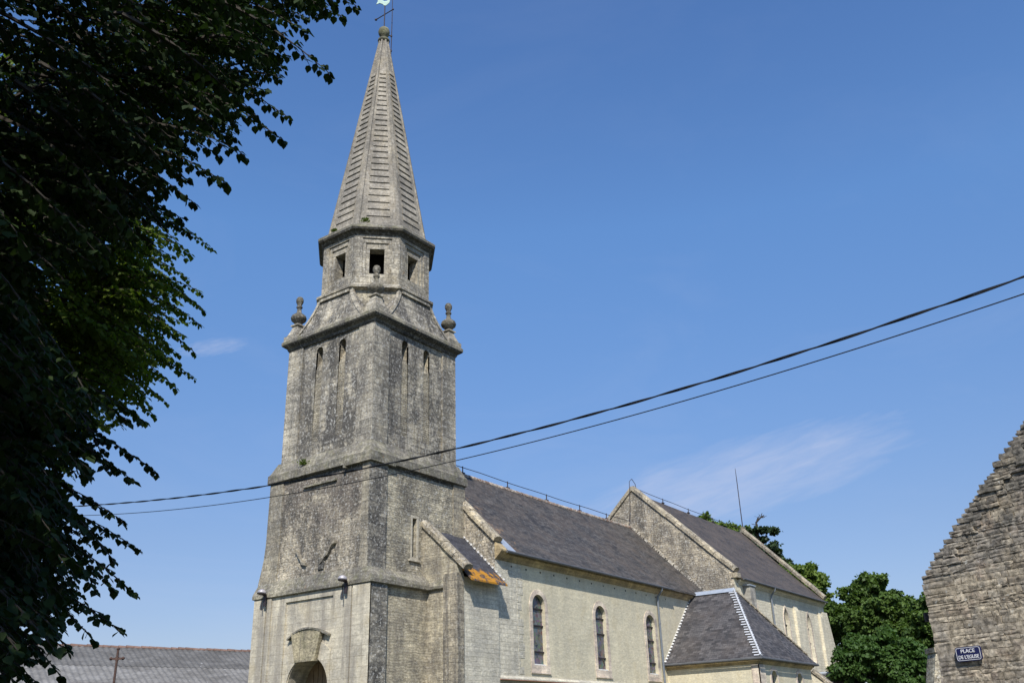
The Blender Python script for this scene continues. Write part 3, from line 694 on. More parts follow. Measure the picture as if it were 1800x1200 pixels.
def pipe(px, yw, z0, z1):
    mb = MB(); mb.tube([(px - .02, yw - .42, z1 + .16), (px, yw - .40, z1 + .02), (px, yw - .12, z1 - .28), (px, yw - .10, z1 - .5), (px, yw - .10, z0)], .055, 8)
    for z in np.arange(z0 + 1, z1 - .6, 1.9): mb.lathe((px, yw - .10, z), [(.07, 0), (.07, .05)], 8)
    part(mb, 'downpipe', M['pipe'])
pipe(19.72, ny0, 4.2, 8.75)

# --- chancel
kx0, kx1, ky, kc = 26.0, 41.9, -3.4, 2.65
kzr, kze = 16.0, 10.02
ksl = (kzr - kze) / (kc - ky + .3)
kl = lambda y: kzr - abs(y - kc) * ksl
mb = MB()
mb.poly([(kx0, ky, 0), (kx0, 2 * kc - ky, 0), (kx0, 2 * kc - ky, kl(ky) + .1), (kx0, kc, kzr + .1), (kx0, ky, kl(ky) + .1)])
mb.poly([(kx0, ky, kl(ky) + .1), (kx0, kc, kzr + .1), (kx0 + .45, kc, kzr + .1), (kx0 + .45, ky, kl(ky) + .1)])
mb.poly([(kx0, 2 * kc - ky, kl(ky) + .1), (kx0, kc, kzr + .1), (kx0 + .45, kc, kzr + .1), (kx0 + .45, 2 * kc - ky, kl(ky) + .1)])
part(mb, 'chancel_gable_wall', M['gable'])
def skew(mb):
    mb.v = [(x_ + max(0, (x_ - kx0) / (kx1 - kx0)) * (-.9 + 2.55 * (y_ - ky) / (kc - ky)), y_, z_) for x_, y_, z_ in mb.v]; return mb
lanc = [(28.75, .55, 7.1, 9.05), (33.55, .85, 5.6, 9.0), (37.6, .7, 5.9, 8.95)]
mb = MB(); mb.panel((0, ky, 0), X, -Y, [(kx0, 0), (kx1 - .9, 0), (kx1 - .9, kze), (kx0, kze)], [(arch(a_, w, zb, zt, True), .25, .25, False) for a_, w, zb, zt in lanc])
m2 = MB(); m2.poly([(kx1, ky, 0), (kx1, 2 * kc - ky, 0), (kx1, 2 * kc - ky, kze), (kx1, kc, kzr), (kx1, ky, kze)]); part(skew(m2), 'east_wall', M['chancel'])
part(mb, 'chancel_wall', M['chancel'])
mb = MB(); mb.poly([(kx0, 2 * kc - ky, 0), (kx1, 2 * kc - ky, 0), (kx1, 2 * kc - ky, kze), (kx0, 2 * kc - ky, kze)]); part(mb, 'chancel_wall', M['chancel'])
for (a_, w, zb, zt), lb in zip(lanc, (None, 'largest lancet, in the middle of the chancel wall', None)): window(a_, w, zb, zt, ky, .25, True, .14, (.3, .6), 'lancet_window', lb, False)
mb = MB(); coping(mb, (kx0 + .2, kc, kzr + .30), (kx0 + .2, ky - .18, kl(ky - .18) + .28), .30, .14); coping(mb, (kx0 + .2, kc, kzr + .30), (kx0 + .2, 2 * kc - ky + .18, kl(ky - .18) + .28), .30, .14)
mb.box(kx0 - .06, kx0 + .46, ky - .26, ky + .12, kze - .05, kze + .22); part(mb, 'chancel_coping', M['coping'])
mb = MB(); coping(mb, (kx1, kc, kzr + .30), (kx1, ky - .3, kl(ky - .3) + .26), .24, .14); coping(mb, (kx1, kc, kzr + .30), (kx1, 2 * kc - ky + .3, kl(ky - .3) + .26), .24, .14)
mb.box(kx1 - .2, kx1 + .2, kc - .12, kc + .12, kzr + .3, kzr + .52); part(skew(mb), 'east_coping', M['coping'])
mb = MB(); roof(mb, kx0 + .45, kx1 - .1, kc, kzr, ky - .35, kze - .05, .05); croof = part(skew(mb), 'chancel_roof', M['slate_c'])
mb = MB(); pr2 = [(0, 9.66), (.06, 9.68), (.12, 9.78), (.22, 9.86), (.22, 9.92), (0, 9.92)]
mb.rings([[(x_, ky - .003 - a_, z_) for a_, z_ in pr2] for x_ in (kx0 + .5, kx1 - .9)]); part(mb, 'chancel_cornice', M['chancel'])
mb = MB(); mb.tube([(kx0 + .5, ky - .40, 9.92), (kx1 - 1.1, ky - .40, 9.92)], .06, 8); part(mb, 'chancel_gutter', M['gutter'])
pipe(31.2, ky, 5.4, 9.75)
for a_, b_ in ((34.95, 35.55), (39.6, 40.1)):
    mb = MB(); mb.rings([[(x_, ky - q, z) for q, z in ((.003, 0), (.18, 0), (.18, 8.9), (.003, 9.3))] for x_ in (a_, b_)]); part(mb, 'chancel_buttress', M['chancel'])
mb = MB(); mb.rings([[(x_, yy, z) for x_, z in ((40.2, 0), (43.3, 0), (43.0, 3.5), (42.45, 5.3), (41.9, 7.2), (41.2, 9.3), (40.2, 9.3))] for yy in (ky - .12, ky + .6)]); part(mb, 'corner_buttress', M['chancel'], 'sloping pale buttress at the far end of the chancel')
mb = MB(); mb.box(27.2, 27.95, ky - .42, ky - .003, 7.2, 9.62); part(mb, 'chimney_stub', stone('grey_cement_render', (.30, .29, .26), (.28, .27, .24), 3, 3, bump=.2, fine=.3, warp=.2))
mb = MB(); mb.box(27.1, 28.0, ky - .47, ky - .0035, 9.62, 9.68); part(mb, 'chimney_cap', M['zinc'])

# --- side chapel with hipped roof
hx0, hx1, hy = 20.3, 27.6, -6.5
hz = 5.12; rx0 = 24.0; ry0 = -4.15; hr = 9.03
mb = MB(); mb.poly([(hx0, ny0, 0), (hx0, hy, 0), (hx0, hy, hz), (hx0, ny0, hz)])
mb.panel((0, hy, 0), X, -Y, [(hx0, 0), (hx1, 0), (hx1, hz), (hx0, hz)], [(arch(a_, .75, 2.6, 4.62), .22, .22, False) for a_ in (22.2, 25.75)])
mb.poly([(hx1, ky, 0), (hx1, hy, 0), (hx1, hy, hz), (hx1, ky, hz)]); part(mb, 'chapel_wall', M['render'])
for a_ in (22.2, 25.75): window(a_, .75, 2.6, 4.62, hy, .22, False, .2, (.3, .6), 'chapel_window')
mb = MB(); mb.box(hx0 - .04, hx0 + .7, hy - .05, hy - .003, 0, 4.85); mb.box(hx0 - .04, hx0 - .003, hy - .05, hy + .35, 0, 4.85); part(mb, 'chapel_quoin', M['surround'])
mb = MB(); pr3 = [(0, 4.86), (.05, 4.88), (.10, 4.95), (.18, 5.0), (.18, 5.08), (0, 5.08)]
mb.rings([[(hx0 - a_ - .003, ny0, z) for a_, z in pr3], [(hx0 - a_ - .003, hy - a_ - .003, z) for a_, z in pr3], [(hx1 + a_, hy - a_ - .003, z) for a_, z in pr3], [(hx1 + a_, ky, z) for a_, z in pr3]]); part(mb, 'chapel_cornice', M['moulding'])
mb = MB(); q0, q1, q2 = hx0 - .3, hx1 + .3, hy - .3
def grid(a, b, c, d, n=6, dip=.07):
    """bilinear patch a-b (eave) to d-c (ridge), slightly hollow"""
    a, b, c, d = map(Vector, (a, b, c, d))
    mb.rings([[a.lerp(b, i / n).lerp(d.lerp(c, i / n), j / n) - Z3 * dip * math.sin(math.pi * j / n) for i in range(n + 1)] for j in range(n + 1)], False, False, False)
ez = 5.15
grid((q0, ny0, ez), (q0, q2, ez), (rx0, ry0, hr), (rx0, ny0, hr)); grid((q0, q2, ez), (q1, q2, ez), (rx0, ry0, hr), (rx0, ry0, hr)); grid((q1, q2, ez), (q1, ny0, ez), (rx0, ny0, hr), (rx0, ry0, hr))
mb.poly([(q0, ny0, ez), (q0, q2, ez), (q1, q2, ez), (q1, ny0, ez)])
hroof = part(mb, 'chapel_roof', M['slate_ch'])
mb = MB(); mb.tube([(q0 - .04, ny0, 5.1), (q0 - .04, q2 - .04, 5.1), (q1 + .04, q2 - .04, 5.1), (q1 + .04, ky, 5.1)], .06, 8); part(mb, 'chapel_gutter', M['gutter'])
mb = MB(); mb.rings([[(rx0 + a_, y, hr + b_) for a_, b_ in ((-.22, -.14), (-.1, .04), (0, .09), (.1, .04), (.22, -.14))] for y in (ny0, ry0 - .05)]); mb.build('ridge_capping', M['zinc'], hroof)
mb = MB(); A_ = Vector((q0, q2, ez)); B_ = Vector((rx0, ry0, hr)); d = (B_ - A_); L = d.length; d.normalize()
mb.tube([A_ + Z3 * .08, A_.lerp(B_, .5) + Z3 * .01, B_ + Z3 * .06], .05, 8)
nn = 27
nW = Vector((-(hr - ez), 0, rx0 - q0)).normalized(); nS = Vector((0, -(hr - ez), ry0 - q2)).normalized()
tW = Vector((0, 1, 0)); tS = Vector((1, 0, 0))
for k in range(nn):
    t = (k + .5) / nn; c_ = A_.lerp(B_, t) - Z3 * .07 * math.sin(math.pi * t); jl = random.uniform(.11, .17)
    uW = nW.cross(tW); mb.obox(c_ + tW * jl + nW * .04, tW, uW, nW, jl, .04, .012)
    uS = nS.cross(tS); mb.obox(c_ + tS * .08 + nS * .04, tS, uS, nS, .08, .04, .012)
mb.build('hip_capping', M['hipzinc'], hroof, label='white stepped zinc capping down the near hip')
mb = MB()
for k in range(24):
    t = (k + .5) / 24; c_ = Vector((q0, ny0, ez)).lerp(Vector((rx0, ny0, hr)), t) - Z3 * .07 * math.sin(math.pi * t)
    mb.obox(c_ + Vector((0, -.05, .05)), Vector((.68, 0, .73)), Vector((-.73, 0, .68)), Y, .045, .022, .05)
mb.prism([(q0 + .1, ny0 - .01, ez + .12), (rx0, ny0 - .01, hr + .02), (rx0, ny0 - .01, hr + .035), (q0 + .1, ny0 - .01, ez + .135)], (0, .008, 0))
mb.build('wall_flashing', M['mortar'], hroof)
mb = MB(); A2 = Vector((q1, q2, ez))
for k in range(34):
    t = .12 + .86 * (k + random.random() * .5) / 34; c_ = A2.lerp(B_, t); mb.obox(c_ + Z3 * .03, (B_ - A2).normalized(), Y, Z3, .06, .05, .04)
mb.build('far_hip_mortar', M['coping'], hroof)

# conductor cable along ridges
def ridge_cable(name, label, x0, x1, y, zf, posts, h_=.32):
    o = empty(name, (x0, y, zf(x0)), label, 'lightning conductor')
    pts = [(x_, y, zf(x_) + h_ - .03 * math.sin(math.pi * ((x_ - x0) % 5) / 5)) for x_ in np.linspace(x0, x1, 22)]
    mb = MB(); mb.tube(pts, .018, 6); mb.build('wire', M['iron'], o)
    for x_ in posts:
        mb = MB(); mb.tube([(x_, y, zf(x_) - .03), (x_, y, zf(x_) + h_ + .03)], .028, 6); mb.box(x_ - .13, x_ + .13, y - .05, y + .05, zf(x_) - .02, zf(x_) + .05); mb.build('post', M['iron'], o)
    return o
ridge_cable('conductor_wire', 'thin conductor wire on short posts along the nave ridge', 5.9, 25.9, 2.9, lambda x_: zr + .06 - .06 * math.sin(math.pi * (x_ - nx0) / (nx1 - nx0)), [9.3, 13.0, 16.6, 20.0, 23.0])
mb = MB(); mb.tube([(25.8, 2.9, zr + .35), (25.78, 2.75, 14.9), (25.8, 2.7, 16.2), (25.85, 2.7, 16.65), (26.1, 2.65, 16.85), (26.5, 2.65, 16.6), (26.6, 2.65, 16.25)], .02, 6)
tag(mb.build('conductor_loop', M['iron']), 'thin wire looping up over the peak of the chancel gable', 'lightning conductor')
ridge_cable('conductor_wire', 'thin conductor wire on short posts along the chancel ridge', 26.7, 43.0, kc, lambda x_: kzr + .04 - .03 * math.sin(math.pi * (x_ - 26) / 16), [30.2, 34.0, 38.0], .28)
an0 = P(1309, 936, 'x', 41.9)
mb = MB(); mb.tube([(43.5, kc, 16.1), (43.5, kc, 18.0), (43.52, kc, 20.2), (43.5, kc, 21.2)], [.04, .035, .03, .015], 6)
tag(mb.build('lightning_rod', M['iron']), 'tall slender rod standing on the far gable of the chancel', 'lightning rod')

# --- low sacristy beyond the chapel
sac = empty('sacristy', (35, -5, 0), 'low hip roofed sacristy with zinc ridge beyond the side chapel', 'building')
mb = MB(); mb.box(31.6, 38.4, -8.0, ky - .003, 0, 3.2); mb.build('wall', M['chancel'], sac)
mb = MB(); ym = -7.15
grid((31.3, ky, 3.1), (31.3, -8.3, 3.1), (35, ym, 5.02), (35, ky, 5.02), 3, .02); grid((31.3, -8.3, 3.1), (38.7, -8.3, 3.1), (35, ym, 5.02), (35, ym, 5.02), 3, .02); grid((38.7, -8.3, 3.1), (38.7, ky, 3.1), (35, ky, 5.02), (35, ym, 5.02), 3, .02)
mb.poly([(31.3, ky, 3.1), (31.3, -8.3, 3.1), (38.7, -8.3, 3.1), (38.7, ky, 3.1)])
sr = mb.build('roof', M['slate_ch'], sac)
mb = MB(); mb.tube([(35, ky, 5.06), (35, ym, 5.06)], .10, 8); mb.tube([(35, ym, 5.06), (31.3, -8.3, 3.15)], .07, 8); mb.tube([(35, ym, 5.06), (38.7, -8.3, 3.15)], .07, 8); mb.build('ridge_capping', M['zinc'], sr)
rw = empty('ramped_wall', (30, -5, 0), 'stone wall with sloping coping beyond the side chapel', 'wall')
mb = MB(); mb.rings([[(x_, y, z) for y, z in ((ky - .003, 0), (-7.6, 0), (-7.6, 3.3), (ky - .003, 6.75))] for x_ in (29.8, 30.2)]); mb.build('masonry', M['chancel'], rw)
mb = MB(); coping(mb, (30, ky, 6.95), (30, -7.7, 3.4), .28, .1); mb.build('coping', M['coping'], rw)

# --- floodlights on the tower ledge
for yy, lb in ((.80, 'round hooded floodlight on the tower ledge near the front corner'), (5.30, 'round hooded floodlight at the far end of the tower ledge')):
    fl = empty('floodlight', (bx0, yy, 7.36), lb, 'floodlight', 'floodlights on the tower ledge')
    mb = MB(); mb.tube([(bx0 - .05, yy, 7.30), (bx0 - .28, yy, 7.32), (bx0 - .34, yy, 7.37)], .03, 8); mb.box(bx0 - .20, bx0 - .155, yy - .06, yy + .06, 6.9, 7.36); mb.build('bracket', M['iron'], fl)
    ax = Vector((.15, 0, 1)).normalized()
    mb = MB(); mb.lathe((bx0 - .36, yy, 7.36), [(.12, 0), (.17, .01), (.18, .05), (.15, .12), (.08, .17), (.03, .19)], 18, ax)
    mb.build('hood', plain('pale_lamp_housing', (.40, .38, .39), .4, .2), fl, smooth=True)
    mb = MB(); mb.lathe((bx0 - .36, yy, 7.335), [(.11, 0), (.18, .015), (.18, .03)], 18, ax); mb.build('lens', M['iron'], fl)
    mb = MB(); mb.tube([(bx0 - .22, yy + .12, 7.2), (bx0 - .22, yy + .12, 6.75)], .02, 6); mb.build('cable', M['iron'], fl)

# ------------------------------------------------------------------ house on the right with stepped rubble gable
wd = pxdir(-260, 1345); wd = Vector((wd.x, wd.y, 0)).normalized()          # towards the left in the picture
U = -wd; Nn = Vector((U.y, -U.x, 0)); 
if Nn.dot(CAM - (CAM + CF)) < 0: Nn = -Nn
c2 = pxdir(1620, 1020); hc = CAM + c2 * (15.0 / Vector((c2.x, c2.y)).length); H0 = Vector((hc.x, hc.y, 0))
def onwall(x, y):
    d = pxdir(x, y); t = (H0 - CAM).dot(Nn) / d.dot(Nn); p = CAM + d * t; return (p - H0).dot(U), p.z
a0, zE = onwall(1620, 1020); a1, zt1 = onwall(1800, 748); slope = (zt1 - zE) / (a1 - a0)
HW = 5.6; zpk = zE + slope * HW / 2
house = empty('stone_house', H0, 'brown rubble stone house with a ragged stepped gable carrying the street sign', 'house')
def rakez(a): return zE + slope * a if a < HW / 2 else zE + slope * (HW - a)
mb = MB()
pts = [(.03, 0), (HW - .03, 0), (HW - .03, zE), (HW / 2, zpk - .05), (.03, zE)]
mb.prism([H0 + U * a - Nn * .008 + Z3 * z for a, z in pts], -Nn * .45)
mb.build('gable_wall', stone('house_mortar', (.40, .34, .24), (.32, .27, .19), .5, .2, patina=.3, bump=.8), house)
# individual facing stones in thin courses, the ends at the rake left ragged
def stone_course_mesh():
    v = []; f = []; mats = []
    z = 0.0
    while z < zpk:
        hgt = random.choice((.035, .045, .05, .06, .07, .085)) if z > zE - .6 else random.choice((.06, .075, .09, .105))
        zm = z + hgt
        if z > zE: lo = (z - zE) / slope; hi = HW - lo; lo -= random.uniform(-.02, .025)
        else: lo = random.uniform(-.012, .012); hi = HW
        a = lo; first = True
        while a < min(hi, 5.4) - .02:
            w = random.uniform(.06, .22) if z < zE - .1 else random.uniform(.08, .30)
            w = w * (1.35 if first else 1); first = False
            if z <= zE and a <= lo + .01: w = random.choice((.28, .5))
            b = min(a + w, hi)
            g = .0025; x0, x1, y0, y1 = a + g, b - g, z + g, zm - g
            dpt = random.uniform(.0, .004 if z < zE else .008) + (random.uniform(.01, .035) if (z > zE - .3 and a - lo < .35 and z > zE) else 0)
            n0 = len(v); nx, ny = 4, 3
            j = lambda s_: random.uniform(-s_, s_)
            for iy in range(ny):
                for ix in range(nx):
                    edge = ix in (0, nx - 1) or iy in (0, ny - 1)
                    aa = x0 + (x1 - x0) * ix / (nx - 1) + j(.010); zz = y0 + (y1 - y0) * iy / (ny - 1) + j(.008)
                    v.append(H0 + U * aa + Z3 * zz + Nn * ((dpt - .003 if edge else dpt + .003) + j(.0035)))
            for iy in range(ny):
                for ix in range(nx):
                    pass
            for iy in range(ny - 1):
                for ix in range(nx - 1):
                    q = n0 + iy * nx + ix; f.append((q, q + 1, q + nx + 1, q + nx))
            per = [n0 + i for i in range(nx)] + [n0 + nx - 1 + nx * k for k in range(1, ny)] + [n0 + (ny - 1) * nx + i for i in range(nx - 2, -1, -1)] + [n0 + nx * k for k in range(ny - 2, 0, -1)]
            bk = len(v); back = .42 if (z > zE and a - lo < .3) else .07
            for p in per: v.append(v[p] - Nn * back)
            m_ = len(per)
            for i in range(m_): f.append((per[i], bk + i, bk + (i + 1) % m_, per[(i + 1) % m_]))
            a = b
        z = zm
    s_ = MB(); s_.v = [tuple(p) for p in v]; s_.f = f; return s_
def housestone():
    m, N, b = newmat('house_rubble'); T = N.node('ShaderNodeTexCoord'); o = T.outputs['Object']
    geo = N.node('ShaderNodeNewGeometry')
    hsvr = geo.outputs['Random Per Island']
    col = N.mix(hsvr, (.24, .20, .145), (.48, .41, .30)); col = N.mix(N.ramp(N.noise(o, 3.3, 3).outputs[0], .55, .7, 0, .35), col, (.36, .25, .19))
    n0 = N.noise(o, 1.3, 8, .7, .4).outputs[0]; n1_ = N.noise(o, 14, 8, .75).outputs[0]; n2 = N.noise(o, 4, 8, .7).outputs[0]
    col = N.mix(N.ramp(n0, .45, .6, 0, .6), col, (.24, .225, .20))
    sp = N.node('ShaderNodeSeparateXYZ'); N.link(o, sp.inputs[0])
    col = N.mix(N.ramp(N.math('ADD', n2, N.ramp(sp.outputs[2], zE, zE + 1.6, -.08, .12)), .46, .6, 0, .75), col, (.10, .098, .09))
    col = N.mix(1., col, N.mix(N.ramp(n1_, .38, .62), (.45, .45, .45), (1.5, 1.5, 1.5)), 'MULTIPLY')
    col = N.mix(N.ramp(N.noise(o, 9, 4).outputs[0], .66, .70, 0, .8), col, (.55, .53, .46))
    N.link(col, b.inputs['Base Color']); b.inputs['Roughness'].default_value = .95; b.inputs['Specular IOR Level'].default_value = .2
    bp = N.node('ShaderNodeBump'); bp.inputs['Strength'].default_value = .6; bp.inputs['Distance'].default_value = .015
    N.link(N.math('ADD', n1_, n2), bp.inputs['Height']); N.link(bp.outputs[0], b.inputs['Normal'])
    return m
stone_course_mesh().build('facing_stones', housestone(), house)
back = -Nn * 8
mb = MB()
for s_ in (0, 1):
    a = .05 + s_ * (HW - .1); mb.poly([H0 + U * a, H0 + U * a + back, H0 + U * a + back + Z3 * zE, H0 + U * a + Z3 * zE])
mb.poly([H0 + back + U * .05, H0 + back + U * (HW - .05), H0 + back + U * (HW - .05) + Z3 * zE, H0 + back + U * HW / 2 + Z3 * zpk, H0 + back + U * .05 + Z3 * zE])
mb.build('wall', M['gable'], house)
mb = MB()
for s_ in (0, 1):
    e = -.25 if s_ == 0 else HW + .25; ze_ = zE - .25 * slope - .12
    mb.prism([H0 + U * HW / 2 + Z3 * (zpk - .25) - Nn * .4, H0 + U * e + Z3 * (ze_ - .1) - Nn * .4, H0 + U * e + Z3 * (ze_ - .1) + back, H0 + U * HW / 2 + Z3 * (zpk - .25) + back], (0, 0, -.08))
mb.build('roof', M['slate_c'], house)
mb = MB(); mb.tube([H0 + U * -.28 + Z3 * (zE - .45) - Nn * .42, H0 + U * -.28 + Z3 * (zE - .47) + back], .06, 8); mb.lathe(H0 + U * -.28 + Z3 * (zE - .52) - Nn * .43, [(.07, 0), (.08, .12)], 10); mb.build('gutter', M['iron'], house)
# street sign, enamel plate with writing
sg_c = []
aL, zT = onwall(1681, 1138); aR, _ = onwall(1725.5, 1134); _, zB = onwall(1686, 1163)
sa, sz, sw, sh = (aL + aR) / 2, (zT + zB) / 2 - .0, (aR - aL), (zT - zB)
sign = empty('street_sign', H0 + U * sa + Z3 * sz + Nn * .02, 'dark blue enamel street name plate with white letters on the rubble gable', 'street sign')
def rrect(w, h_, r_, n=5):
    o = []
    for cx_, cz_, a_ in ((w / 2 - r_, h_ / 2 - r_, 0), (-w / 2 + r_, h_ / 2 - r_, 90), (-w / 2 + r_, -h_ / 2 + r_, 180), (w / 2 - r_, -h_ / 2 + r_, 270)):
        for k in range(n + 1): t = R(a_ + 90 * k / n); o.append((cx_ + r_ * math.cos(t), cz_ + r_ * math.sin(t)))
    return o
SO = H0 + U * sa + Z3 * sz + Nn * .026
def onsign(p, d): return SO + U * p[0] + Z3 * p[1] + Nn * d
blue = plain('navy_enamel', (.012, .016, .075), .25, 0, .1); white = plain('white_enamel', (.75, .75, .76), .35, 0, .04)
mb = MB(); mb.prism([onsign(p, 0) for p in rrect(sw, sh, .035)], Nn * .02); mb.build('plate', blue, sign)
mb = MB(); o1, o2 = rrect(sw - .022, sh - .022, .028), rrect(sw - .034, sh - .034, .023); n = len(o1)
for i in range(n):
    j_ = (i + 1) % n; mb.prism([onsign(p, .0195) for p in (o1[i], o1[j_], o2[j_], o2[i])], Nn * .003)
mb.build('border', white, sign)
rotm = Matrix((U, Z3, Nn)).transposed().to_4x4()
for txt, zo, wd_ in (('PLACE', .057, .54), ("DE L'EGLISE", -.056, .80)):
    cu = bpy.data.curves.new('lettering', 'FONT'); cu.body = txt; cu.align_x = 'CENTER'; cu.align_y = 'CENTER'; cu.size = .1; cu.extrude = .0015; cu.offset = .0012
    to = bpy.data.objects.new('lettering', cu); COL.objects.link(to); bpy.context.view_layer.update()
    dg = bpy.context.evaluated_depsgraph_get(); me = bpy.data.meshes.new_from_object(to.evaluated_get(dg)); bpy.data.objects.remove(to)
    co = np.array([v.co[:] for v in me.vertices]); mn, mx = co.min(0), co.max(0); sc_ = Vector((sw * wd_ / (mx[0] - mn[0]), sh * .26 / (mx[1] - mn[1])))
    for v in me.vertices:
        p = ((v.co.x - (mn[0] + mx[0]) / 2) * sc_[0], (v.co.y - (mn[1] + mx[1]) / 2) * sc_[1] + zo * sh / .28)
        v.co = onsign(p, .0235 + v.co.z)
    me.name = 'lettering'; me.materials.clear(); me.materials.append(white)
    to = bpy.data.objects.new('lettering', me); COL.objects.link(to); to.parent = sign; to.location = -wloc(sign)
# pier beside the house
pA = pxdir(1641, 1146); pd = 26.0; pc = CAM + pA * (pd / Vector((pA.x, pA.y)).length)
pier = empty('wall_pier', (pc.x, pc.y, 0), 'grey stone pier with sloping shoulder just left of the rubble house', 'pier')
mb = MB(); sd_ = Vector((CR.x, CR.y, 0)).normalized(); fd = Vector((-sd_.y, sd_.x, 0)); pc0 = Vector((pc.x, pc.y, 0))
mb.rings([[pc0 + sd_ * a_ + Z3 * z + fd * k for a_, z in ((-.75, 0), (1.2, 0), (1.2, pc.z), (.06, pc.z), (.0, pc.z - .2), (-.17, pc.z - .85), (-.40, pc.z - 1.7))] for k in (0, .5)]); mb.build('masonry', M['shaft_s'], pier)
mb = MB(); mb.rings([[pc0 + sd_ * a_ + Z3 * (pc.z + z) + fd * k for a_, z in ((.02, .003), (1.25, .003), (1.25, .12), (.02, .12))] for k in (-.04, .54)]); mb.build('cap_stone', M['coping'], pier)

# ------------------------------------------------------------------ shed with corrugated roof, left background
def gpt(x, y, dist): dist = float(dist); d = pxdir(x, y); return CAM + d * (dist / Vector((d.x, d.y)).length)
sA, sB = gpt(50, 1132, 55), gpt(445, 1145, 58.4); zz = (sA.z + sB.z) / 2
dirS = Vector((sB.x - sA.x, sB.y - sA.y, 0)).normalized(); nS_ = Vector((dirS.y, -dirS.x, 0))
if nS_.dot(CAM - sA) < 0: nS_ = -nS_
o0 = Vector((sA.x, sA.y, 0)) - dirS * 8; LS = (sB - sA).length + 20
shed = empty('farm_shed', o0 + dirS * LS / 2, 'long farm shed with grey corrugated fibre cement roof behind the churchyard cross', 'shed')
def corrmat(k=1.):
    m, N, b = newmat('fibre_cement_sheet'); T = N.node('ShaderNodeTexCoord'); o = T.outputs['Object']
    n0 = N.noise(N.mapping(o, (1, 1, 3)), .5, 8, .7, .3).outputs[0]; n1_ = N.noise(o, 3.5, 8, .75).outputs[0]
    col = N.mix(N.ramp(n0, .35, .65), (.075 * k, .071 * k, .064 * k), (.15 * k, .145 * k, .135 * k)); col = N.mix(1., col, N.mix(N.ramp(n1_, .3, .7), (.65, .65, .65), (1.3, 1.3, 1.3)), 'MULTIPLY')
    col = N.mix(N.ramp(N.noise(o, 2.2, 5, .6).outputs[0], .68, .71, 0, .8), col, (.5, .5, .48))
    N.link(col, b.inputs['Base Color']); b.inputs['Roughness'].default_value = .9; return m
cm = corrmat(); cm2 = corrmat(1.5)
pitch = R(24)
for row, (s_a, s_b, lift) in enumerate(((0, 2.9, .03), (2.8, 5.4, .015), (5.3, 7.8, 0))):
    v = []; n = int(LS / .045); 
    mb = MB(); rr = [[], []]
    for i in range(n + 1):
        a = LS * i / n; h_ = .022 * math.sin(2 * math.pi * a / .30) + lift
        for k, s_ in enumerate((s_a, s_b)):
            rr[k].append(o0 + dirS * a + nS_ * (s_ * math.cos(pitch)) + Z3 * (zz - s_ * math.sin(pitch) + h_))
    mb.rings(rr, False, False, False); mb.build('roof_sheets', cm if row == 0 else cm2, shed, smooth=True)
mb = MB(); mb.prism([o0 + Z3 * (zz + .05), o0 + dirS * LS + Z3 * (zz + .05), o0 + dirS * LS - nS_ * 7.2 + Z3 * (zz - 3.2), o0 - nS_ * 7.2 + Z3 * (zz - 3.2)], (0, 0, -.06)); mb.build('rear_roof', cm, shed)
mb = MB()
for i in range(int(LS / .4)):
    a_ = o0 + dirS * (i * .4) + Z3 * (zz + .04 + random.uniform(-.015, .015)); mb.tube([a_ - Z3 * .04, a_ - Z3 * .04 + dirS * .38], [.12, .10], 8)
mb.build('ridge_tiles', plain('dull_brown_ridge_tile', (.20, .125, .095), .9, 0, .4, 1.5), shed)
mb = MB(); e_ = 7.6 * math.cos(pitch); mb.prism([o0 + nS_ * e_, o0 + dirS * LS + nS_ * e_, o0 + dirS * LS - nS_ * 7, o0 - nS_ * 7], (0, 0, zz - 3.2)); mb.build('wall', M['nave_stone'], shed)

# churchyard cross
cp = gpt(208, 1140, 30); crs = empty('churchyard_cross', (cp.x, cp.y, 0), 'rusty iron cross on a stone column in front of the corrugated shed', 'cross')
tz = cp.z; sdv = Vector((CR.x, CR.y, 0)).normalized(); c_ = Vector((cp.x, cp.y, 0))
mb = MB(); mb.tube([c_ + Z3 * (tz - 1.0), c_ + Z3 * tz], .035, 8); mb.obox(c_ + Z3 * (tz - .26), sdv, Vector((-sdv.y, sdv.x, 0)), Z3, .16, .025, .028)
for q in (c_ + Z3 * tz, c_ + Z3 * (tz - .26) + sdv * .17, c_ + Z3 * (tz - .26) - sdv * .17): mb.lathe(q - Z3 * .04, [(.02, 0), (.05, .03), (.05, .06), (.02, .09)], 8)
mb.obox(c_ + Z3 * (tz - .26), sdv, Vector((-sdv.y, sdv.x, 0)), Z3, .04, .035, .05); mb.build('iron_cross', M['rust'], crs)
mb = MB(); mb.lathe(c_ + Z3 * (tz - 1.45), [(.10, -3.3), (.13, -.12), (.22, -.08), (.22, 0), (.12, .05), (.10, .10), (.15, .2), (.16, .3), (.11, .40), (.04, .47)], 16); mb.build('column', M['cornice'], crs)
mb = MB(); mb.square(cp.x, cp.y, [(.9, 0), (.9, .3), (.6, .31), (.6, .6), (.3, .61), (.3, .9)]); mb.build('plinth', M['base'], crs)

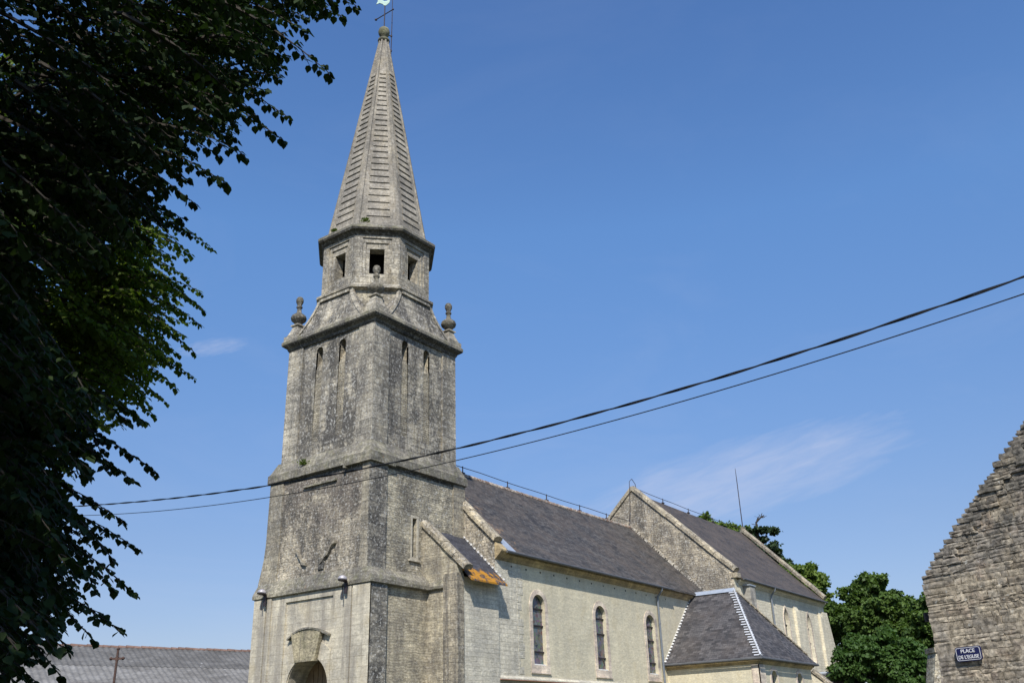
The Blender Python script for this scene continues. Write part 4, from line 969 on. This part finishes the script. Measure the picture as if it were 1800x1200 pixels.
# ------------------------------------------------------------------ overhead cables
def cable(name, px, label, r_, twisted):
    pA_ = gpt(1800, 490, 8.6); pB_ = gpt(150, 888, 21); dl = Vector((pB_.x - pA_.x, pB_.y - pA_.y, 0)); Lc = dl.length; dl.normalize(); nl = Vector((dl.y, -dl.x, 0))
    s_, z_ = [], []
    for x_, y_ in px:
        d = pxdir(x_, y_); t = (pA_ - CAM).dot(nl) / d.dot(nl); p = CAM + d * t; s_.append((p - pA_).dot(dl)); z_.append(p.z)
    co = np.polyfit(s_, z_, 3); ss = np.linspace(-2.5, Lc + 1.5, 420)
    base = [Vector((pA_.x, pA_.y, 0)) + dl * a + Z3 * float(np.polyval(co, a)) for a in ss]
    if not twisted:
        mb = MB(); mb.tube(base[::6], r_, 6); o = mb.build(name, M['cable']); return tag(o, label, 'cable')
    root = empty(name, base[0], label, 'cable')
    for ph in (0, math.pi):
        mb = MB(); pts = [b + (nl * math.cos(a * 5 + ph) + Z3 * math.sin(a * 5 + ph)) * r_ * .9 for a, b in zip(ss, base)]
        mb.tube(pts, r_ * (1.0 if ph else .75), 6); mb.build('strand', M['cable'], root)
    return root
cable('power_cable', [(150, 888), (300, 877), (480, 851), (640, 822), (800, 788), (860, 775), (1060, 725), (1230, 673), (1345, 637), (1530, 581), (1680, 529), (1800, 485)], 'thick twisted black overhead cable crossing the tower', .0088, True)
cable('telephone_cable', [(165, 905), (480, 872), (660, 840), (800, 810), (1000, 761), (1200, 704), (1400, 644), (1600, 583), (1800, 517)], 'thin single black overhead cable just below the twisted one', .006, False)

# ------------------------------------------------------------------ foliage
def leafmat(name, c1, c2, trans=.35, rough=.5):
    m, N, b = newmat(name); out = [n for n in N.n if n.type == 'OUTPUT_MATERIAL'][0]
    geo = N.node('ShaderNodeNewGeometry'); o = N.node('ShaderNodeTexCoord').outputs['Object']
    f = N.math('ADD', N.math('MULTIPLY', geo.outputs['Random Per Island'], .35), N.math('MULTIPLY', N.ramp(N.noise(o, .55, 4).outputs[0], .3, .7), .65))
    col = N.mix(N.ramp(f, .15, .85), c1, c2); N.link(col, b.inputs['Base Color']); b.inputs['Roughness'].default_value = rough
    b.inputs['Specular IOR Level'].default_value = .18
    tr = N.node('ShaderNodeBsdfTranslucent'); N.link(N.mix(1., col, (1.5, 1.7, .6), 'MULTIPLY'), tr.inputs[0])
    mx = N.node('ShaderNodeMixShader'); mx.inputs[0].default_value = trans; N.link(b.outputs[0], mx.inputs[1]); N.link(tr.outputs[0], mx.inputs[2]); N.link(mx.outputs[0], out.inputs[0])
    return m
LEAF = np.array([(0, 0, 0), (-.40, .22, .05), (-.43, .58, .07), (0, 1.08, -.05), (.43, .58, .07), (.40, .22, .05)])
def leaves_mesh(name, pos, axis, nrm, size, mat, parent, shape=LEAF):
    """pos, axis (leaf direction), nrm: (n,3); size: (n,)"""
    n = len(pos); ax = axis / np.linalg.norm(axis, axis=1)[:, None]
    s_ = np.cross(ax, nrm); s_ /= np.linalg.norm(s_, axis=1)[:, None] + 1e-9; up = np.cross(s_, ax)
    k = len(shape)
    V = pos[:, None, :] + size[:, None, None] * (shape[None, :, 0:1] * s_[:, None, :] + shape[None, :, 1:2] * ax[:, None, :] + shape[None, :, 2:3] * up[:, None, :])
    V = V.reshape(-1, 3)
    if k == 6: loops = np.array([0, 3, 2, 1, 0, 5, 4, 3]); per = [4, 4]
    else: loops = np.array([0, 1, 2, 3]); per = [4]
    LI = (np.arange(n)[:, None] * k + loops[None]).ravel(); tot = np.tile(per, n); st = np.concatenate([[0], np.cumsum(tot)[:-1]])
    me = bpy.data.meshes.new(name); me.vertices.add(len(V)); me.vertices.foreach_set('co', V.ravel().astype(np.float32))
    me.loops.add(len(LI)); me.loops.foreach_set('vertex_index', LI.astype(np.int32)); me.polygons.add(len(tot))
    me.polygons.foreach_set('loop_start', st.astype(np.int32)); me.polygons.foreach_set('loop_total', tot.astype(np.int32)); me.update(calc_edges=True)
    me.materials.append(mat); o = bpy.data.objects.new(name, me); COL.objects.link(o); o.parent = parent; o.location = -wloc(parent); return o

# the lime tree whose branches hang in from the left
def offc(az, dist): return Vector((CAM.x + dist * math.cos(R(az)), CAM.y + dist * math.sin(R(az)), 0))
T0 = offc(112, 9.6)
lime = empty('lime_tree', T0, 'large dark leafy lime tree overhanging the left edge, nearest to the viewer', 'tree')
bark = plain('lime_bark', (.035, .028, .02), .95, 0, .4, 9)
EDGE = [(-80, 640), (15, 632), (30, 600), (60, 555), (95, 540), (130, 578), (150, 470), (185, 455), (207, 505), (243, 490), (262, 425), (290, 385), (318, 388), (345, 340), (385, 325), (410, 330), (440, 330), (462, 235), (500, 150), (545, 130), (575, 130), (620, 150), (662, 170), (690, 190), (712, 215), (750, 215), (790, 200), (825, 265), (850, 180), (885, 150), (915, 205), (965, 235), (990, 190), (1045, 235), (1075, 170), (1110, 210), (1140, 150), (1170, 100), (1200, 108), (1280, 60)]
ey, ex = np.array([e[0] for e in EDGE]), np.array([e[1] for e in EDGE])
TIPS = [(628, 12, 7.2), (600, 28, 7.6), (578, 128, 6.4), (545, 60, 7.0), (505, 205, 7.4), (492, 242, 7.2), (470, 160, 7.5), (425, 268, 6.8), (392, 318, 7.0), (385, 275, 7.8), (345, 360, 7.4), (335, 410, 9), (322, 385, 8.6), (255, 742, 8.6), (225, 740, 8.4), (268, 825, 9.2), (235, 845, 9), (215, 915, 9), (242, 965, 9.2), (200, 985, 8.8), (238, 1045, 9.3), (195, 1030, 8.8), (214, 1110, 9.0), (165, 1125, 8.6), (120, 1140, 8.2), (108, 1188, 8.0), (60, 1195, 7.6), (30, 1180, 7.2)]
LP, LA, LN, LS_ = [], [], [], []
twigs = MB()
def npv(v): return np.array(v[:])
def spray(tip, start, nl_scale=1., leaf=.075, twig_len=.55, keep=None):
    """a drooping branch with side twigs carrying alternate leaves"""
    tip, start = Vector(tip), Vector(start); L_ = (tip - start).length
    mid = start.lerp(tip, .5) + Z3 * (.16 * L_)
    crv = lambda t: start * (1 - t) ** 2 + mid * (2 * t * (1 - t)) + tip * t * t
    twigs.tube([crv(t) for t in (0, .2, .4, .6, .8, 1)], [.022, .018, .014, .010, .006, .003], 4)
    t = .12; sgn = 1
    while t < 1.0:
        p = crv(t); d = (crv(min(t + .05, 1.02)) - p).normalized()
        side = d.cross(Z3); side = side.normalized() if side.length > .01 else Vector((1, 0, 0))
        ln = twig_len * (1.12 - t * .95) * random.uniform(.65, 1.2)
        td = (d * .75 + side * sgn * random.uniform(.5, .95) + Z3 * random.uniform(-.35, .15)).normalized()
        ok = True
        n = max(3, int(ln / .036))
        q = Vector(p); dd = Vector(td)
        path = [Vector(p)]
        for k in range(n):
            q = q + dd * (ln / n); dd = (dd + Z3 * -.05).normalized(); path.append(Vector(q))
            s2 = 1 if k % 2 else -1; sd2 = dd.cross(Z3).normalized() * s2
            la = (dd * .6 + sd2 * random.uniform(.5, 1.) + Z3 * random.uniform(-.75, -.15)).normalized()
            nn_ = (Z3 + Vector((random.uniform(-.6, .6), random.uniform(-.6, .6), random.uniform(-.2, .2)))).normalized()
            LP.append(npv(q)); LA.append(npv(la)); LN.append(npv(nn_)); LS_.append(leaf * random.uniform(.75, 1.25))
        twigs.tube([path[0], path[len(path) // 2], path[-1]], [.005, .004, .002], 3)
        t += (.085 / max(L_, .6)) / nl_scale; sgn = -sgn
    LP.append(npv(tip)); LA.append(npv((tip - mid).normalized())); LN.append(npv(Z3)); LS_.append(leaf)
rh = Vector((CR.x, CR.y, 0)).normalized(); fh = Vector((CF.x, CF.y, 0)).normalized()
for x_, y_, dd_ in TIPS:
    tp = gpt(x_, y_, dd_); L_ = random.uniform(1.6, 2.3)
    dr = (rh * 1.0 + fh * random.uniform(-.45, .35) + Z3 * random.uniform(-.75, -.35)).normalized()
    spray(tp, tp - dr * L_, 1.25, .068, .36)
cnt = 0
while cnt < 1200:
    y_ = random.uniform(-160, 1260); e = np.interp(y_, ey, ex); x_ = random.uniform(-420, e - 38)
    dd_ = random.uniform(6.6, 13)
    if x_ > e - 110: dd_ = random.uniform(7, 10.5)
    if cnt % 3 == 0: x_ = e - random.uniform(45, 140)
    tp = gpt(x_, y_, dd_); L_ = random.uniform(1.2, 2.2)
    if tp.z < 1.2: continue
    dr = (rh * .9 + fh * random.uniform(-.7, .6) + Z3 * random.uniform(-.95, -.25)).normalized()
    spray(tp, tp - dr * L_, 1.1, .07, .46 if x_ < e - 110 else .28); cnt += 1
# rest of the crown, above and behind, which keeps the visible side in its own shade
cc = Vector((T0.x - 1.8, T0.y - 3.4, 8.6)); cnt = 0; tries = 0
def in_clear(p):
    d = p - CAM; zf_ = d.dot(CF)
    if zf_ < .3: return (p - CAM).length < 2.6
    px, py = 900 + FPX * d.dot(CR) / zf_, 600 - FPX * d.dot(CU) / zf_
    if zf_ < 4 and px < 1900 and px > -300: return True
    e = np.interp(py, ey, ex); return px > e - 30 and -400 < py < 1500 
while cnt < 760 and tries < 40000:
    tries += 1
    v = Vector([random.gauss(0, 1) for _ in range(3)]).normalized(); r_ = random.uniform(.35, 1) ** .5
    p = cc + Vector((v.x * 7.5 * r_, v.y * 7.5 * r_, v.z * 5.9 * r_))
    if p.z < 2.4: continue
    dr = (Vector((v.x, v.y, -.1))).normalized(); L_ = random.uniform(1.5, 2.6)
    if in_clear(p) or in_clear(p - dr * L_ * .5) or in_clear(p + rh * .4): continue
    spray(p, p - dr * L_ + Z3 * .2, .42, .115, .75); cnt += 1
LP, LA, LN, LS_ = map(np.array, (LP, LA, LN, LS_))
d = LP - np.array(CAM[:]); zf_ = d @ np.array(CF[:]); near = np.linalg.norm(d, axis=1) > 4.6
LP, LA, LN, LS_ = LP[near], LA[near], LN[near], LS_[near]
leaves_mesh('crown', LP, LA, LN, LS_, leafmat('shade_toned_lime_leaves', (.007, .018, .005), (.028, .048, .010), .20, .7), lime)  # leaf colour darkened to deepen the shade on this crown
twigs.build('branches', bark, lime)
mb = MB(); tr = []
for k in range(9): z = k * 1.5; tr.append(Vector((T0.x + .12 * math.sin(k), T0.y + .12 * math.cos(k * 1.3), z)))
mb.tube(tr, [.62, .48, .43, .40, .36, .31, .25, .18, .08], 14)
for k in range(14):
    az = k * 2.4; z = 3 + k * .6; l_ = 7.5 - k * .25; b0 = Vector((T0.x, T0.y, z))
    e_ = b0 + Vector((math.cos(az) * l_, math.sin(az) * l_, 1.6)); m_ = b0.lerp(e_, .5) + Z3 * .9
    if in_clear(e_) or in_clear(m_): e_ = b0.lerp(e_, .5); m_ = b0.lerp(e_, .5) + Z3 * .4
    mb.tube([b0, b0.lerp(m_, .6) + Z3 * .1, m_, m_.lerp(e_, .6) + Z3 * .1, e_], [.17, .13, .10, .06, .025], 8)
mb.build('trunk', bark, lime, smooth=True)
print('lime leaves', len(LP))
# a second lime further along, its outer branches in the sun
T1 = offc(71, 18.5)
lime2 = empty('lime_tree', T1, 'second lime tree farther back, sunlit green branches showing below the dark overhanging one', 'tree')
LP, LA, LN, LS_ = [], [], [], []; twigs = MB()
E2 = [(400, 300), (432, 345), (440, 372), (470, 330), (500, 335), (515, 350), (545, 357), (575, 352), (600, 325), (620, 338), (662, 336), (690, 300), (712, 288), (742, 255), (770, 200), (830, 160), (900, 120)]
e2y, e2x = [e[0] for e in E2], [e[1] for e in E2]
for x_, y_ in [(374, 440), (352, 512), (330, 490), (358, 545), (354, 572), (338, 616), (337, 660), (315, 650), (310, 682), (293, 708), (270, 728), (254, 744), (340, 530), (325, 590), (300, 460)]:
    tp = gpt(x_, y_, random.uniform(12.8, 14.5)); dr = (rh + fh * random.uniform(-.3, .3) + Z3 * random.uniform(-.6, -.25)).normalized(); spray(tp, tp - dr * random.uniform(1.8, 2.6), 1.2, .072, .5)
cnt = 0
while cnt < 340:
    y_ = random.uniform(405, 860); e = np.interp(y_, e2y, e2x); x_ = random.uniform(-160, e - 22) if cnt % 2 else e - random.uniform(22, 130)
    tp = gpt(x_, y_, random.uniform(12.6, 17.5)); dr = (rh * .9 + fh * random.uniform(-.6, .5) + Z3 * random.uniform(-.7, -.1)).normalized()
    spray(tp, tp - dr * random.uniform(1.4, 2.4), .9, .078, .34 if x_ > e - 60 else .55); cnt += 1
for k in range(260):
    v = Vector([random.gauss(0, 1) for _ in range(3)]).normalized(); r_ = random.uniform(.4, 1) ** .5
    p = Vector((T1.x, T1.y, 8.5)) + Vector((v.x * 6 * r_, v.y * 6 * r_, v.z * 5.8 * r_)); d_ = p - CAM; px_ = 900 + FPX * d_.dot(CR) / d_.dot(CF); py_ = 600 - FPX * d_.dot(CU) / d_.dot(CF)
    if d_.dot(CF) > 0 and px_ > min(np.interp(py_, e2y, e2x), np.interp(py_, ey, ex) + 40) - 90: continue
    dr = Vector((v.x, v.y, -.2)).normalized(); spray(p, p - dr * 2, .5, .11, .7)
LP, LA, LN, LS_ = map(np.array, (LP, LA, LN, LS_))
leaves_mesh('crown', LP, LA, LN, LS_, leafmat('sun_toned_lime_leaves', (.035, .065, .010), (.15, .20, .03), .38, .55), lime2)  # brighter copy of the lime leaves, sunlight put into the colour
twigs.build('branches', bark, lime2)
mb = MB(); mb.tube([Vector((T1.x + .1 * math.sin(k), T1.y + .1 * math.cos(k), k * 1.4)) for k in range(9)], [.5, .4, .36, .33, .3, .25, .2, .14, .06], 12)
for k in range(10):
    az = k * 2.4; b0 = Vector((T1.x, T1.y, 3 + k * .8)); e_ = b0 + Vector((math.cos(az), math.sin(az), .25)) * 3.6; mb.tube([b0, b0.lerp(e_, .5) + Z3 * .4, e_], [.14, .08, .03], 6)
mb.build('trunk', bark, lime2, smooth=True)

# trees beyond the church
QUAD = np.array([(-.5, 0, 0), (.5, .1, .1), (.35, 1, -.05), (-.4, .85, .08)])
def far_tree(name, label, base, lobes, n, leaf, mat, group=None, cat='tree', limbs=True):
    """lobes: [(centre, (rx, ry, rz))] in world space; leaves gather in clumps over the lobes"""
    root = empty(name, base, label, cat, group)
    P_, A_, N_, S_ = [], [], [], []
    sub = []
    for c, r_ in lobes:
        for _ in range(13):
            v = rng.normal(size=3); v /= np.linalg.norm(v); v[2] = abs(v[2]) * (1 if rng.random() < .8 else -.6)
            k_ = rng.uniform(.16, .40); sub.append((Vector([c[i] + v[i] * r_[i] * rng.uniform(.75, 1.12) for i in range(3)]), tuple(x * k_ for x in r_)))
    main_n = len(lobes); lobes = [(c, tuple(x * .80 for x in r_)) for c, r_ in lobes] + sub
    wt = np.array([a[1][0] * a[1][2] for a in lobes]); wt = wt / wt.sum()
    tr = MB(); b0 = Vector(base)
    for (c, r_), w in zip(lobes, wt):
        c = np.array(c[:]); r_ = np.array(r_); ncl = max(8, int(n * w / 70))
        v = rng.normal(size=(ncl, 3)); v /= np.linalg.norm(v, axis=1)[:, None]; v[:, 2] = np.abs(v[:, 2]) * np.where(rng.random(ncl) < .78, 1, -1)
        rad = rng.uniform(.55, 1.0, ncl) ** .6; cl = c + v * r_ * rad[:, None]
        cs = rng.uniform(.09, .22, ncl) * max(r_.mean(), 1.6)
        for j in range(ncl):
            m_ = int(n * w / ncl * rng.uniform(.5, 1.5)) + 3
            u_ = rng.normal(size=(m_, 3)); u_ /= np.linalg.norm(u_, axis=1)[:, None]
            q = cl[j] + u_ * (rng.random(m_) ** .45)[:, None] * cs[j] * np.array([1.25, 1.25, .65])
            P_.append(q); nn_ = v[j] * .5 + u_ * .6 + np.array([0, 0, .5]) + rng.normal(size=(m_, 3)) * .35
            N_.append(nn_ / np.linalg.norm(nn_, axis=1)[:, None]); A_.append(rng.normal(size=(m_, 3)) + u_ * .6); S_.append(rng.uniform(.6, 1.3, m_) * leaf)
        if limbs and r_.mean() > 1.2:
            t0 = b0 + Z3 * (c[2] * .35); tr.tube([t0, t0.lerp(Vector(c), .5) + Z3 * .4, Vector(c)], [.22, .14, .05], 6)
    leaves_mesh('crown', np.concatenate(P_), np.concatenate(A_), np.concatenate(N_), np.concatenate(S_), mat, root, QUAD)
    top = Vector(lobes[0][0]); tr.tube([b0, b0.lerp(top, .4), top], [.45, .3, .1], 8); tr.build('trunk', bark, root)
    return root
lmA = leafmat('ash_leaves', (.055, .09, .018), (.15, .21, .042), .3); lmB = leafmat('sycamore_leaves', (.036, .068, .016), (.12, .185, .042), .25); lmC = leafmat('conifer_needles', (.018, .035, .016), (.05, .08, .03), .15)
def lob(x_, y_, dist, rpx, asp=(1, 1, 1)):
    p = gpt(x_, y_, dist); r_ = rpx * (p - CAM).length / FPX; return (p, (r_ * asp[0], r_ * asp[1], r_ * asp[2]))
def gbase(x_, dist): p = gpt(x_, 1100, dist); return (p.x, p.y, 0)
G = 'trees behind the church'
far_tree('ash_tree', 'bright green rounded tree top showing just above the chancel ridge', gbase(1265, 95), [lob(1275, 960, 95, 42), lob(1240, 935, 95, 26), lob(1300, 965, 94, 28), lob(1255, 990, 95, 50)], 20000, .20, lmA, G)
cr = far_tree('cedar_tree', 'dark conifer with a bare crooked top behind the far chancel gable', gbase(1340, 88), [lob(1350, 985, 88, 34, (1, 1, .8)), lob(1322, 955, 88, 22, (1, 1, .5)), lob(1375, 1010, 88, 30, (1, 1, .8)), lob(1337, 933, 88, 9, (1.6, 1.6, .4)), lob(1356, 934, 88, 8, (1.4, 1.4, .4)), lob(1318, 934, 88, 8, (1.5, 1.5, .35)), lob(1340, 1040, 88, 50)], 17000, .20, lmC, G, limbs=False)
mb = MB(); r0 = [gpt(a_, b_, 88) for a_, b_ in ((1336, 990), (1333, 950), (1330, 922), (1329, 918), (1337, 909), (1343, 905))]
mb.tube(r0, [.2, .15, .11, .09, .07, .04], 6)
for a_, b_ in ((1326, 907), (1333, 903), (1340, 901), (1345, 908), (1348, 906), (1330, 912)): mb.tube([r0[3 + (a_ > 1335)], gpt((a_ + 1338) / 2, b_ + 1.5, 88), gpt(a_, b_, 88)], [.05, .03, .012], 4)
for a_, b_ in ((1320, 920), (1322, 921)): mb.tube([r0[2], gpt(a_, b_, 88)], [.04, .012], 4)
mb.build('bare_top', bark, cr)
far_tree('ash_tree', 'bright green tree between the chancel gable and the darker sycamores', gbase(1415, 80), [lob(1405, 1045, 80, 36), lob(1420, 1015, 80, 20), lob(1440, 1040, 80, 22), lob(1425, 1085, 80, 40), lob(1385, 1010, 82, 16), lob(1445, 1095, 80, 30)], 20000, .19, lmA, G)
far_tree('sycamore_tree', 'tall dark green sycamore at the middle of the clump right of the church', gbase(1540, 75), [lob(1540, 1085, 75, 52), lob(1530, 1040, 75, 24), lob(1500, 1062, 75, 24), lob(1570, 1062, 75, 22), lob(1590, 1090, 75, 30), lob(1490, 1100, 75, 34), lob(1545, 1130, 75, 62)], 46000, .18, lmB, G)
far_tree('sycamore_tree', 'lower dark tree partly hidden by the rubble house', gbase(1625, 72), [lob(1625, 1110, 72, 42), lob(1650, 1100, 72, 40), lob(1600, 1140, 72, 40)], 21000, .18, lmB, G)
far_tree('hazel_tree', 'lighter bushy tree in front at the foot of the dark clump', gbase(1560, 62), [lob(1560, 1170, 62, 44), lob(1520, 1150, 62, 30), lob(1610, 1185, 62, 40), lob(1505, 1185, 62, 34)], 30000, .16, leafmat('hazel_leaves', (.035, .075, .018), (.08, .14, .035), .3), G)

# weeds rooted on the tower ledges
wm = leafmat('weed_leaves', (.05, .08, .015), (.12, .16, .03), .3)
for dx_, dy_, z_, r_, lb in ((-2.25, -1.40, 23.46, .16, 'small green weed tuft on the lantern cornice near its front corner'), (-2.55, .25, 23.40, .12, 'smaller weed tuft on the left facing side of the lantern cornice'), (-2.95, .9, 12.42, .22, 'low weed tuft growing on the middle tower cornice')):
    o_ = empty('weed_tuft', (cx + dx_, cy + dy_, z_), lb, 'weed', 'weeds on the tower ledges')
    n_ = 160; u_ = rng.normal(size=(n_, 3)); u_ /= np.linalg.norm(u_, axis=1)[:, None]; u_[:, 2] = abs(u_[:, 2])
    p_ = np.array([cx + dx_, cy + dy_, z_]) + u_ * rng.random((n_, 1)) * r_ * np.array([1, 1.3, 1])
    leaves_mesh('foliage', p_, u_ + np.array([0, 0, .4]), rng.normal(size=(n_, 3)), rng.uniform(.04, .08, n_), wm, o_)
    mb = MB(); mb.tube([(cx + dx_, cy + dy_, z_ - .05), (cx + dx_, cy + dy_, z_ + r_ * .6)], .012, 5); mb.build('stem', bark, o_)
